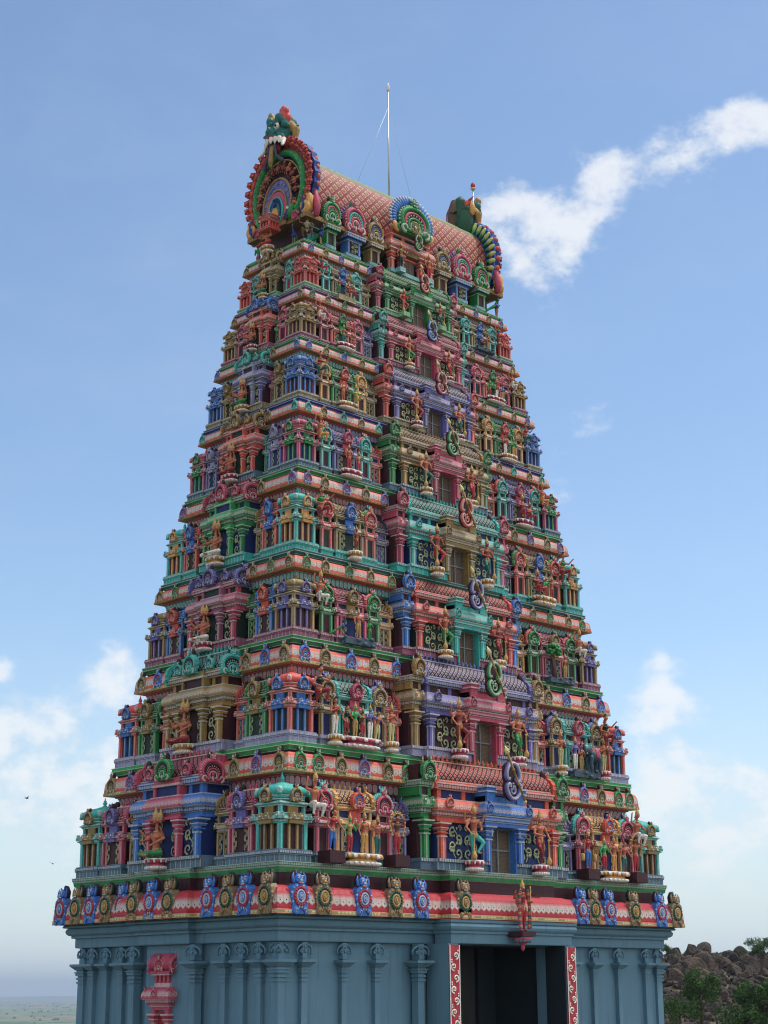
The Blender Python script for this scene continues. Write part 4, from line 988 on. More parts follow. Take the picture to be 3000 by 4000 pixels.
def pedm(d):
    m=pal(d['main']); m[ACC]=paint(d['acc']); m[WHITE]=paint(d.get('white','white')); m[TRIM]=paint(d.get('trim','white')); return m
PINKP=dict(main='pink',acc='white'); YELP=dict(main='yellow',acc='white'); MAR=dict(main='maroon',acc='maroon',trim='maroon'); GRN=dict(main='ltgreen',acc='ltgreen',trim='pale'); RCK=dict(main='rock',acc='rock',trim='rock'); BLU=dict(main='ltteal',acc='ltteal')
TN=['lowest','second','third','fourth','fifth','sixth','seventh','eighth']
GC=[('skin','teal','skin'),('skin','darkred','skin'),('skin','darkred','skin2'),('skin','green','skin'),('skin2','green','skin'),('skin2','darkred','skin2'),('skin2','crimson','skin2'),('skin2','tealdk','skin2'),
    ('skin','tealdk','skin'),('skin2','crimson','skin2'),('skin','crimson','skin'),('skin','tealdk','skin'),('skin','green','skin'),('skin2','crimson','skin2'),('crimson','crimson','crimson'),('skin2','tealdk','skin2')]
CN=dict(skin='tan',skin2='reddish-brown',skin3='pale',teal='teal',darkred='dark red',green='green',tealdk='dark green',crimson='red',white='white',yellow='yellow',navy='navy',red='red',blue='blue',sgreen='bright green',brown='brown',violet='violet',gold='golden',dkviolet='dark violet',maroon='maroon',orange='orange',olive='olive',dkgreen='dark green',pink='pink',rock='grey',cobalt='deep blue',cream='cream',black='black')
for t in range(8):
    bo,bf,hb,sd,yb=FR[t]; z=LZ[t]; A,B=TA[t],TB[t]; hs=EZ[t+1]-z; S=hs/2.217; f=A/7.655; tn=TN[t]
    for s in(-1,1):
        g=GC[2*t+(0 if s<0 else 1)]
        side='left' if s<0 else 'right'
        if t==7: ped=(K_block,'block_pedestal',(.75*f,1.0*sd,.9*S),GRN)
        else: ped=(K_lotus,'lotus_pedestal',(.62*f,.6*sd,.72*S),YELP if t in(2,3,4) or (t==6 and s<0) else PINKP)
        pz=.30*S*(.9 if t==7 else .9)
        statue('guard' if s<0 else 'guard_mirrored',(s*1.33*f,yb-.17*sd,z),1.34*S,0,g,
            'four-armed %s door guardian in %s leggings, %s of the %s tier window'%(CN[g[0]],CN[g[1]],side,tn),'statue','door guardians beside the tower windows',ped,
            [('club',K_club,(-s*-.17 if False else (-.13 if s<0 else .13),-.12,.0),1.1)],pedz=pz,name='guardian_statue')
    # four-headed seated figure of the short side
    sk=('skin',['green','darkred','white','white','darkred','green','maroon','green'][t],'skin')
    R_=B-.137*A-.05
    statue('brahma',(-A-.34*sd,.08,z),1.6*S,-PI/2,sk,'four-headed seated figure, %s lap cloth, %s tier of narrow side'%(CN[sk[1]],tn),'statue','four-headed seated figures of the narrow side',
        (K_lotus,'lotus_pedestal',(.78*S,.7*S,.72*S),PINKP if t in(0,2,4,6) else YELP),pedz=.28*S,name='seated_statue')
    # figures that crouch under the next cornice near the two visible corners
    ac=[('skin','white','skin'),('skin','darkred','dkgreen','black'),('skin','white','skin'),('skin','darkred','green','black'),('skin','yellow','skin'),('skin','tealdk','darkred','black'),('skin','white','skin'),('skin','crimson','tealdk')][t]
    bun=t in(1,3,5)
    for s in(-1,1):
        statue('atlas_bun' if bun else 'atlas',(s*(.862 if s<0 else .815)*A,-B-.02*S-.02,z+1.0*S),1.2*S,0,ac,
            '%s figure in %s crouching at the %s corner, %s tier'%(CN[ac[0]],CN[ac[1]],'near' if s<0 else 'far right',tn),'statue','crouching figures under the cornice corners',name='crouching_statue')
# side scenes of every tier: (kind, skin, legs, chest, du, h)
SC={
0:dict(L=[('reach' if 0 else 'stand','sgreen','crimson','gold',-.5,1),('stand_four','skin','yellow','skin',0,1.08),('stand','skin2','tealdk','skin',.5,1)],R=[('stand','sgreen','crimson','sgreen',-.5,1),('stand_four','skin','yellow','skin',-.05,1.05),('lady','skin','tealdk','skin',.45,1)],p='Y',
  i=[('lady','skin','blue','crimson','M'),('hold_up','skin2','crimson','brown','M'),('stand','skin2','blue','crimson','M'),('hold_up','skin','crimson','skin','M')]),
1:dict(L=[('lady','skin','darkred','dkgreen',-.66,.95),('reach','sgreen','gold','sgreen',-.3,.98),('reach','brown','crimson','skin',0,.9),('reach','violet','white','violet',.32,1),('lady','skin','cream','skin',.64,.92)],R=[('stand','violet','white','violet',-.5,1.05),('pray','skin','gold','skin',-.2,.92)],p='P',
  i=[('pray','skin','white','skin2','Y'),('pray_crown','skin','cream','skin','Y'),('pray_crown','skin','cream','skin','Y'),('pray_crown','skin','cream','skin','P')]),
2:dict(L=[('stand_four','skin','gold','skin',0,1.02),('pray','green','green','green',.55,.8)],R=[('stand','skin','gold','skin',.3,.95)],p='R',i=None),
3:dict(L=[('stand','darkred','darkred','skin2',0,.85)],R=[('sit','skin2','crimson','skin2',-.45,1.25),('pray_crown','sgreen','crimson','sgreen',.05,.8),('stand','skin2','crimson','skin',.45,.85)],p='Y',i=None),
4:dict(L=[('stand_four','skin2','crimson','skin',-.2,1),('stand','skin2','crimson','gold',.35,.85)],R=[('sit','skin2','crimson','skin2',-.2,1.4),('sit','skin2','crimson','skin',.3,1.1)],p='P',i=None),
5:dict(L=[('pray','skin3','skin','skin3',-.35,1.0),('sit','sgreen','gold','gold',.4,1.2)],R=[('pray','skin','white','skin',-.3,1.0),('pray_crown','sgreen','gold','green',.3,.95)],p='Y',i=None),
6:dict(L=[('stand','skin','tealdk','skin',-.2,1),('sit','skin','skin','darkred',.4,.85)],R=[('stand','green','crimson','green',-.5,.9),('pray','skin2','white','skin2',0,.92),('pray','blue','gold','blue',.5,.92)],p='P',i=None),
7:dict(L=[('stand','skin2','green','skin2',-.5,.95),('sit','crimson','crimson','crimson',.1,1.05),('sit','skin2','crimson','skin2',.55,.9)],R=[('sit','skin2','maroon','skin',-.2,1.0),('stand_four','crimson','gold','crimson',.4,.95)],p='B',i=None)}
KN=dict(stand='standing figure',stand_four='four-armed standing figure',pray='praying figure with a hair bun',pray_crown='crowned praying figure',lady='long-haired woman',reach='figure with outstretched arm',sit='seated figure',hold_up='figure with both arms raised')
used={}
def uniq(l,alts):
    if l not in used: used[l]=1; return l
    for a in alts:
        if l+', '+a not in used: used[l+', '+a]=1; return l+', '+a
    return l
for t in range(8):
    d=SC[t]; z=LZ[t]; A,B=TA[t],TB[t]; S=(EZ[t+1]-z)/2.217; f=A/7.655; tn=TN[t]; y0=-B-.06*S
    for s,key in((-1,'L'),(1,'R')):
        cx=s*.655*A; lst=d[key]; p=d['p']; side='left' if s<0 else 'right'
        if p=='R' or (t==1 and s>0) or (t==7 and s>0):
            pd=link('rock_pedestal',K_rock,None,(cx+.1*f,y0,z),0,(1.35*f,.9*sd,.9*S)); dress(pd,pedm(RCK)); pz=.2*S
            tag(pd,'heap of dark grey boulders under the %s scene of the %s tier'%(side,tn),'pedestal')
        elif t==7: pd=link('carved_pedestal',K_block,None,(cx,y0+.05,z-.1),0,(1.9*f,1.0*S,1.0*S)); dress(pd,pedm(dict(main='khaki',acc='khaki',trim='cream'))); pz=.2*S; tag(pd,'carved stone block under the left scene of the eighth tier','pedestal')
        else:
            lg=1.5 if len(lst)>2 else (1.2 if len(lst)==2 else .6)
            pd=link('lotus_pedestal',K_lotus,None,(cx,y0-.02,z),0,(lg*1.0*f if t!=1 else 1.75*f,.62*S,.72*S)); pc=YELP if p=='Y' else PINKP; dress(pd,pedm(pc)); pz=.27*S
            tag(pd,'%s lotus pedestal below the %s side scene of the %s tier'%('yellow and white' if p=='Y' else 'pink and white',side,tn),'pedestal')
        for i,(k,c0,c1,c2,du,h) in enumerate(lst):
            lab='%s %s in %s, %s scene, %s tier'%(CN[c0],KN[k],CN[c1],side,tn)
            lab=uniq(lab,['leftmost','middle','rightmost'])
            statue(k,(cx+du*.95*f,y0-.1*S+.04*abs(du),z+pz),.88*S*h,0,(c0,c1,c2),lab,'statue','figures of the side scenes')
    if d['i']:
        for i,fr in enumerate((-.79,-.50,.50,.79)):
            k,c0,c1,c2,pp=d['i'][i]
            if pp=='M': ped=(K_block,'block_pedestal',(.85*f,.8,.98*S),MAR); pz=.3*S
            else: ped=(K_lotus,'lotus_pedestal',(.48*f,.5,.72*S),YELP if pp=='Y' else PINKP); pz=.27*S
            ex=[('halo_arch',K_harch,(0,-.02,0),1)] if (t==0 and i in(1,3)) else ([('carrying_pole',K_basket,(0,0,0),1)] if (t==0 and i==2) else None)
            lab='%s %s, %s clothing, %s pedestal, %s shrine, %s tier'%(CN[c0],KN[k].replace(' with a hair bun',''),CN[c1],{'M':'maroon block','Y':'yellow lotus','P':'pink lotus'}[pp],['far left','inner left','inner right','far right'][i],tn)
            statue(k,(fr*A,-B-.12*S,z),1.0*S,0,(c0,c1,c2),lab,'statue','figures standing before the niche shrines',ped,ex,pedz=pz)
# animals and a tree in the scenes
def animal(k,loc,h,rz,label,cat,name): 
    o=link(name,KF[k],None,loc,rz,(h,h,h)); tag(o,label,cat); return o
f1=TA[1]/7.655; S1=(EZ[2]-LZ[1])/2.217
animal('elephant',(.655*TA[1]+.42,-TB[1]-.1,LZ[1]+.22),.75,0,'dark elephant with a pink saddle cloth raising its trunk, second tier scene','elephant statue','elephant_statue')
S2=(EZ[3]-LZ[2])/2.217
animal('peacock',(-.655*TA[2]-.55,-TB[2]-.12,LZ[2]+.2),.42,rad(60),'small blue peacock beside the four-armed figure on the third tier','peacock statue','peacock_statue')
def stucco_tree():
    o=bpy.data.objects.new('sculpted_tree',None); COL.objects.link(o); o.location=(.655*TA[2]-.25,-TB[2]-.1,LZ[2]+.15)
    tag(o,'small stucco tree with a thick brown trunk and round green crown, third tier','tree sculpture')
    mb=MB(); mb.tube([(0,0,0),(.03,0,.25),(-.03,0,.45),(.0,0,.62)],[.09,.07,.07,.05],8,0); mb.tube([(0,0,.45),(-.12,0,.62)],[.04,.03],6,0); link('trunk',mb.mesh('trunk',[paint('brown')]),o)
    mb=MB(); r=random.Random(5)
    for i in range(60):
        a,b=r.uniform(0,6.28),r.uniform(-.6,1.4); R_=.26*r.uniform(.7,1); mb.ell((R_*math.cos(a)*math.cos(b),R_*.7*math.sin(a)*math.cos(b),.8+R_*.8*math.sin(b)),.055,0,5,4)
    link('crown',mb.mesh('crown',[paint('green')]),o)
stucco_tree()
# the figure on the bracket above the gate
o=statue('stand_four',(.02,-EB[0]-.55,-.28),1.2,0,('skin2','crimson','darkred'),'single crowned figure draped in garlands on a bracket above the gate','statue',None,None,None,name='bracket_statue')
mb=MB(); mb.box(-.27,.27,-.22,.4,-.13,0,0); br=link('bracket_slab',mb.mesh('bracket_slab',[paint('maroon')]),o)
mb=MB(); mb.lathe([(.01,-.5),(.05,-.44),(.06,-.4),(.04,-.37),(.1,-.31),(.2,-.24),(.26,-.17)],16,0,0,.02)
for i in range(14): a=2*PI*i/14; mb.ell((.19*math.cos(a),.02+.19*math.sin(a),-.235),(.05,.05,.05),1,6,4)
link('hanging_lotus',mb.mesh('hanging_lotus',[paint('pink'),paint('slate')]),o)
for s in(-1,1):
    mb=MB()
    for i in range(24):
        z=.1+.98*i/24; mb.ell((s*(.15+.05*math.sin(z*3)),-.07,z),(.055,.05,.036),[0,1,0,2][i%4],6,4)
    link('garland',mb.mesh('garland',[paint('pink'),paint('gold'),paint('tealdk')]),o)
mb=MB(); mb.tube([(.2,-.12,.05),(.2,-.12,1.05)],.014,6,0); mb.ell((.2,-.12,1.1),(.03,.012,.07),0); link('spear',mb.mesh('spear',[paint('gold')]),o)
# Om signs
bd,lt,sp=om_meshes(); bdm=bd.mesh('sign_board',[paint('maroon')]); ltm=lt.mesh('letter',DEF); spm=sp.mesh('spear',[paint('olive'),paint('cream')])
OMC=['violet','green','violet','red','green','pink','blue','red','green']; OMN=dict(violet='violet',green='green',red='red',pink='pink',blue='blue')
OMZ_=[3.62,6.42,9.0,11.42,13.68,15.66,17.42,19.02,20.42]
def om(k,z,y,s):
    o=bpy.data.objects.new('om_sign',None); COL.objects.link(o); o.location=(.0,y,z); o.scale=(s,s,s)
    tag(o,'%s Tamil Om letter crossed by a spear, above the %s'%(OMN[OMC[k]],('%s tier window'%TN[k]) if k<8 else 'topmost small window'),'sign','Om letters mounted above the windows')
    b=link('sign_board',bdm,o); l=link('letter',ltm,o); m=pal(OMC[k]); m[TRIM]=trim(OMC[k])
    dress(l,[m[i] if i!=TRIM else m[TRIM] for i in range(len(SL))]); l.material_slots[MAIN].material=trim(OMC[k]); l.material_slots[TRIM].material=paint(OMC[k])
    link('spear',spm,o)
for k in range(8):
    bo,bf,hb,sd,yb=FR[k]; om(k,LZ[k]+(2.42)*hb,yb-.42*sd,.98*(hb*.6+bf*.4))
om(8,20.62,-1.74,.5)
# ------------------------------------------------------------------ neck storey, vault, end arches
z8,A8,B8=LZ[8],TA[8],TB[8]; ZP=EZ[9]
mb=MB(); mb.cb(A8-.32,B8-.42,z8,ZP,DARK); 
link('neck_wall',protomesh(mb,'neck_wall'),tower,tl(0,0,0)); 
mb=MB(); pln=plan_of(EA[9],EB[9],1.02,.1,.5,.08)
sweep(mb,pln,[(.75,z8+.02,0,0,0),(.7,z8+.02,1,0,0),(.7,z8+.2,1,0,0),(.62,z8+.28,1,0,0),(.55,z8+.34,5,0,0),(.55,z8+.42,5,0,1),(.42,z8+.5,2,0,0),(.42,z8+.56,5,0,1),(.05,ZP-.02,0,0,0),(0,ZP,0,0,0),(0,ZP+.14,3,0,1),(.03,ZP+.16,4,0,0),(1.3,ZP+.17,0,0,0)])
link('roof_plate',mb.mesh('roof_plate',[paint('brown'),paint('navy'),paint('pink'),lipmat('ochre'),trim('ochre'),beads('mauve',None,.14)]),tower,tl(0,0,0))
def neckpil(x,c,w):
    mb=MB(); W=w/2; mb.box(-W,W,-.02,.5,0,.1,PLIN); mb.box(-W*.8,W*.8,0,.5,.1,.48,DARK)
    for s in(-1,1): mb.box(s*W*.72-.045,s*W*.72+.045,-.03,.3,.1,.48,MAIN); mb.box(s*W*.72-.01,s*W*.72+.01,-.037,-.03,.1,.48,TRIM)
    mb.box(-W,W,-.06,.5,.48,.51,TRIM); mb.box(-W,W,-.08,.5,.51,.56,MAIN); beadstrip(mb,-W*1.25,W*1.25,-.16,.56,.66,BEAD,.7); mb.box(-W*1.3,W*1.3,-.17,.5,.66,.69,TRIM)
    o=link('neck_pilaster',protomesh(mb,'neck_pilaster'),tower,tl(x,-1.28,z8+.02)); m=pal(c,c,'maroon','ltteal'); dress(o,m)
    return o
for s in(-1,1):
    neckpil(s*3.32,'green',.42)
    n=neckpil(s*2.38,'blue',.6); p=link('scroll_panel',K_scroll2,n,(0,-.045,.1),0,(.9,1,.62)); dress(p,pal('blue'))
    neckpil(s*1.5,'olive',.42)
mb=MB()
for s in(-1,1):
    W=.2; mb.box(s*.85-W,s*.85+W,-.02,.5,0,.1,PLIN); mb.box(s*.85-.07,s*.85+.07,-.05,.3,.1,.48,MAIN); 
    beadstrip(mb,s*.85-W*1.25,s*.85+W*1.25,-.14,.56,.66,BEAD,.7)
nl=link('neck_pilaster',protomesh(mb,'neck_pilaster'),tower,tl(-EA[9]+.5,0,z8+.02),-PI/2); dress(nl,pal('teal','teal','maroon','ltteal'))
for x,c in((-3.32,'green'),(3.32,'green'),(-2.38,'violet'),(2.38,'violet'),(-1.5,'olive'),(1.5,'olive')):
    bk=MB(); bk.prism([(px*.9,pz*.84) for px,pz in xz(arc(.5,1,0))],-.0,.5,DARK)
    s={'green':(.72,.8,.84),'violet':(.86,.9,1.0),'olive':(.66,.8,.76)}[c]
    o=link('horseshoe_dormer',K_kudu,tower,tl(x,-EB[9]+.12,ZP+.12),0,s); m=pal(c if c!='violet' else 'pink',c,'green' if c=='violet' else 'dkgreen','slate',{'green':'pink','violet':'teal','olive':'cobalt'}[c]); dress(o,m)
    dress(link('dormer_vault',protomesh(bk,'dormer_vault'),o),pal('maroon',None,'maroon'))
    if c=='violet':
        f=MB()
        for i in range(13):
            a=rad(-5+190*i/12); f.ell((.5*math.cos(a),.03,.4+.42*math.sin(a)),(.05,.03,.12),MAIN,6,4,(0,PI/2-a,0))
        q_=link('feather_fringe',protomesh(f,'feather_fringe'),o,(0,.0,0)); dress(q_,pal('violet'))
# central dormer bay in front of the vault
mb=MB(); D=1.2
mb.box(-.95,.95,.05,D,0,.12,PLIN)
for s in(-1,1):
    for x in(.85,.42): column(mb,s*x,.15,.075,.12,.9,MAIN,TRIM)
mb.box(-.9,.9,.3,D,.1,.9,DARK); mb.box(-.34,.34,.16,D,.85,.9,MAIN)
entablature(mb,-1.0,1.0,.0,.62,MAIN,TRIM,EAVE,BEAD,DARK,True,D)
mb.box(-.8,.8,.2,D,1.2,1.32,DARK); mb.box(-.86,.86,.12,D,1.32,1.36,TRIM); mb.box(-.84,.84,.14,D,1.36,1.5,MAIN)
for x in(-.8,-.3,.3,.8): mb.box(x-.06,x+.06,.15,.4,1.2,1.33,MAIN)
cb_=link('central_dormer',protomesh(mb,'central_dormer'),tower,tl(0,-1.5,z8)); dress(cb_,pal('orange','blue','dkgreen','ltteal'))
ck=link('grand_horseshoe_arch',K_kudu,cb_,(0,.12,1.46),0,(1.45,1.1,1.22)); dress(ck,pal('green','pink','maroon','slate','pink'))
f=MB()
for i in range(27):
    a=rad(-16+212*i/26)
    for q,(dr,w_,h_) in enumerate(((0,.075,.15),(.13,.06,.11))): f.ell(((.78+dr)*math.cos(a),.04+.03*q,1.95+(.62+dr)*math.sin(a)),(w_,.05,h_),TRIM if q else MAIN,6,4,(0,PI/2-a,0))
q_=link('feather_fringe',protomesh(f,'feather_fringe'),cb_); dress(q_,pal('blue'))
f=MB()
for s in(-1,1): f.ell((s*.76,-.0,1.55),(.13,.06,.2),MAIN,8,5,(0,s*.5,0))
q_=link('wing_leaves',protomesh(f,'wing_leaves'),cb_); dress(q_,pal('yellow'))
q_=link('small_shrine',K_kb,cb_,(0,-.0,1.47),0,(.32,.3,.22)); dress(q_,pal('olive','olive','olive','olive')); q2=link('domed_roof',K_kr,q_); dress(q2,pal('olive','olive','olive','olive'))
wn=MB(); wn.box(-.2,.2,.2,.24,.1,.66,RING); wn.box(-.01,.01,.17,.2,.1,.66,MAIN)
q_=link('window_door',protomesh(wn,'window_door'),cb_); m=pal('grey'); m[RING]=M_screen; dress(q_,m)
for s in(-1,1):
    g=[('skin2','dkgreen','olive'),('skin','crimson','skin')][0 if s<0 else 1]
    statue('stand' if s<0 else 'stand_four',(s*.62,-1.56,z8),.8,0,g,'%s guardian in %s leggings, %s of the topmost small window'%(CN[g[0]],CN[g[1]],'left' if s<0 else 'right'),'statue','door guardians beside the tower windows',(K_block,'block_pedestal',(.4,.35,.5),BLU),pedz=.14,name='guardian_statue')
# vault
def vault():
    mb=MB(); n=22; X=4.12; z0=ZP+.16; H=2.45
    prof=[]
    for i in range(n+1):
        t=i/n; a=-30+120*t; s0=math.sin(rad(30))
        prof.append((1.06*abs(math.cos(rad(a)))**.9,z0+H*(math.sin(rad(a))+s0)/(1+s0)))
    L_=0; T_=sum(math.hypot(b[0]-a[0],b[1]-a[1]) for a,b in zip(prof[16:],prof[17:]))
    for i in range(n):
        (y0,za),(y1,zb)=prof[i],prof[i+1]; d=math.hypot(y1-y0,zb-za)
        for s in(-1,1):
            vs=[(-X,s*y0,za),(X,s*y0,za),(X,s*y1,zb),(-X,s*y1,zb)]; uq=[(0,L_),(2*X,L_),(2*X,L_+d),(0,L_+d)]
            mb.add(vs,[(0,1,2,3) if s<0 else (3,2,1,0)],(0 if i<14 else (1 if i<16 else 2)),[uq if s<0 else uq[::-1]],True)
        L_+=d
        if i==15: L_=0
    return mb,prof
vm,vprof=vault()
M_lat=lattice('tile','darkred',.36,'olive','tilelt')
link('vaulted_roof',vm.mesh('vaulted_roof',[M_lat,beads('olive','tilelt',.1),eave('sgreen',0)]),tower,tl(0,0,0))
mb=MB(); zt=ZP+.16+2.45
mb.box(-4.1,4.1,-.07,.07,zt-.02,zt+.12,0); mb.box(-4.1,4.1,-.1,.1,zt+.12,zt+.15,1)
for i in range(46):
    x=-4.0+8.0*i/45; mb.add([(x-.09,-.34,zt-.13),(x,-.42,zt-.24),(x+.09,-.34,zt-.13),(x,-.09,zt+.06)],[(0,1,2,3)],2); mb.tube(spiral(x,zt+.0,.06,0,.9,-.11,1,8,.3),.014,4,2)
link('ridge_band',mb.mesh('ridge_band',[paint('yellow'),paint('cream'),paint('sgreen')]),tower,tl(0,0,0))
mb=MB()
for i in range(2):
    for j in range(30):
        y=-.0; 
for j in range(34):
    x=-4.0+8*j/33; mb.ell((x,-vprof[0][0]+.02,ZP+.3),(.14,.12,.16),0,7,5)
link('lotus_skirt',mb.mesh('lotus_skirt',[paint('lilac')]),tower,tl(0,0,0))
# end arches; built facing -y, turned to face outwards; origin at the foot line
def ring(mb,w,h,base,y,r,m,n=30,a0=-52,a1=232,flat=1,ns=7): mb.tube([(a,b,c) for a,b,c in arc(w,h,base,a0,a1,n,y)],r,ns,m,flat)
def end_arch():
    P_={}
    mb=MB(); o=arc(1.46,2.80,0,-60,240,44); pts=[]
    for i,p in enumerate(o): k=1.0+(.03 if i%2 else 0); pts.append((p[0]*k,(p[2]-1.3)*k+1.3))
    mb.prism(pts,-.02,.2,0); ring(mb,1.44,2.76,.02,.2,.035,1)
    for i in range(26):      # painted scallops on the rear rim
        a0=rad(-40+260*i/25); x,z=1.32*math.cos(a0),1.26+1.38*math.sin(a0); mb.ell((x,.22,z),(.1,.06,.17),2,7,4,(0,PI/2-a0,0)); mb.ell((x*.9,.235,1.24+(z-1.24)*.9),(.07,.05,.12),4,5,4,(0,PI/2-a0,0)); mb.ell((x*.8,.212,1.24+(z-1.24)*.8),(.03,.025,.13),3,5,4,(0,PI/2-a0,0))
    P_['arch_back']=(mb,['cobalt','blue','leafy','tealdk','sgreen'])
    mb=MB(); ring(mb,1.24,2.5,.02,-.04,.1,0)
    P_['flame_border']=(mb,['darkred'])
    for q,(dr,sz,m) in enumerate(((0,.15,0),(.06,.12,1),(.12,.09,0))): pass
    mb=MB(); ring(mb,1.1,2.32,.05,-.12,.115,0)
    for i in range(60):
        p=arc(1.1,2.32,.05,-52,232,60,-.12)[i]; a=math.atan2(p[2]-1.12,p[0]); mb.ell((p[0],-.15,p[2]),(.035,.115,.125),1 if i%2 else 0,6,4,(0,-a,0))
    for s in(-1,1):      # sea-monster heads where the garland ends
        mb.tube([(s*.72,-.14,.42),(s*.62,-.2,.28),(s*.72,-.24,.12),(s*.6,-.26,-.02)],[.12,.15,.12,.05],8,0); mb.ell((s*.62,-.34,.3),.05,2,6,4); mb.tube([(s*.78,-.2,.3),(s*.95,-.22,.36),(s*.92,-.2,.5)],[.06,.05,.02],6,1)
        mb.tube([(s*.55,-.25,.1),(s*.42,-.26,.0),(s*.36,-.26,-.12)],[.05,.04,.02],6,1)
    P_['serpent_garland']=(mb,['green','sgreen','white'])
    mb=MB(); mb.prism(xz(arc(1.0,2.12,.05,-50,230,30)),-.10,-.02,0)
    ring(mb,.98,2.1,.05,-.12,.032,1)
    for i in range(50): p=arc(.98,2.1,.05,-50,230,50,-.15)[i]; mb.ell(p,.022,2,4,3)
    P_['bead_ring']=(mb,['maroon','ochre','cream'])
    mb=MB(); mb.prism(xz(arc(.64,1.5,.02,-48,228,26)),-.2,-.1,0); ring(mb,.63,1.5,.02,-.21,.036,1)
    for i in range(13): p=arc(.53,1.32,.05,-30,210,12,-.22)[i]; mb.tube(spiral(p[0],p[2],.06,i*.5,1,-.22,1,8,.2),.016,4,2)
    ring(mb,.43,1.12,.02,-.23,.026,1)
    P_['scroll_band']=(mb,['violet','ochre','lilac'])
    mb=MB(); mb.prism(xz(arc(.41,1.08,.0,-48,228,24)),-.25,-.15,0); mb.prism(xz(arc(.33,.92,.0,-48,228,22)),-.27,-.2,1); ring(mb,.31,.88,.0,-.27,.03,2); mb.prism(xz(arc(.22,.7,.0,-48,228,20)),-.30,-.2,3); mb.prism(xz(arc(.15,.55,.0,-48,228,18)),-.315,-.2,4)
    mb.ell((0,-.34,.62),(.06,.05,.1),5,8,5); mb.ell((0,-.35,.76),.045,5,6,4)
    P_['inner_arches']=(mb,['pink','navy','teal','tealdk','yellow','cobalt'])
    return P_
EAP={}
def flame_leaf():
    mb=MB()
    for q,(z,w,h,m) in enumerate(((0,.15,.13,0),(.07,.13,.11,1),(.14,.10,.10,0),(.2,.06,.08,1))):
        mb.ell((0,-.03-.035*q,z),(w,.08,h),m,8,5)
        for k in(-1,1): mb.ell((k*w*.75,-.05-.035*q,z+h*.35),(.04,.05,.055),1-m,5,4)
    mb.tube([(0,-.13,.22),(.02,-.12,.26),(.0,-.1,.29)],[.04,.025,.008],5,1); mb.ell((0,-.2,.06),.03,2,5,3); mb.ell((0,.2,.14),(.1,.09,.1),3,7,5)
    return mb.mesh('flame_leaf',[paint('darkred'),paint('red'),paint('gold'),paint('orange')])
def dwarf(k):
    mb=MB()
    for (x,z,q,m) in ((0,0,(.075,.07,.1),0),(0,.13,(.05,.05,.055),0),(0,.18,(.035,.04,.035),2),(-.05,-.09,(.03,.05,.06),3),(.05,-.09,(.03,.05,.06),3)): mb.ell((x,0,z),q,m,7,5)
    mb.ell((0,-.05,.12),(.014,.02,.014),0,5,3); mb.ell((0,0,.045),(.06,.06,.015),2,7,4)
    for s in(-1,1): mb.tube([(s*.06,0,.05),(s*.12,-.03,.0 if k else .02),(s*.1,-.05,-.06 if k else .13)],[.024,.02,.016],5,0); mb.tube([(s*.05,-.02,-.12),(s*.05,-.02,-.17)],[.022,.018],5,0)
    return mb.mesh('dwarf_attendant',[paint('skin' if k else 'skin2'),paint('skin2'),paint('gold'),paint('brown' if k else 'maroon')])
K_fl=flame_leaf(); K_dw=[dwarf(0),dwarf(1)]
def curled_foot(s):
    mb=MB()
    mb.tube(spiral(s*1.18,.2,.2,-PI/2,1.2,-.18,s,18,.1),[.09*(1-.6*i/18)+.01 for i in range(19)],7,0)
    mb.tube([(s*1.0,-.1,-.1),(s*1.3,-.1,.15),(s*1.34,-.1,.5),(s*1.2,-.1,.72)],[.1,.13,.12,.06],8,1)
    mb.tube([(s*1.02,-.2,-.1),(s*1.2,-.22,.15),(s*1.24,-.22,.45),(s*1.14,-.2,.6)],[.05,.06,.05,.03],7,2)
    mb.tube([(s*1.42,.1,-.1),(s*1.46,.1,.2),(s*1.38,.1,.6),(s*1.32,.1,.85)],[.08,.11,.09,.05],8,3)
    mb.tube(spiral(s*.86,-.02,.17,0,1.1,-.26,s,14,.15),[.055*(1-.5*i/14) for i in range(15)],6,3)
    mb.ell((s*.86,-.2,.0),(.16,.08,.14),3,8,5); mb.tube(spiral(s*.45,.06,.12,PI/2,1.1,-.3,-s,12,.15),[.04*(1-.5*i/12) for i in range(13)],6,4)
    mb.ell((s*1.3,.05,.32),(.08,.1,.16),0,8,5)
    return mb.mesh('curled_foot',[paint(c) for c in('yellow','yellow','cobalt','pink','dkviolet')])
K_ft={-1:curled_foot(-1),1:curled_foot(1)}
for n_,(m_,c_) in end_arch().items(): EAP[n_]=m_.mesh(n_,[paint(c) for c in c_])
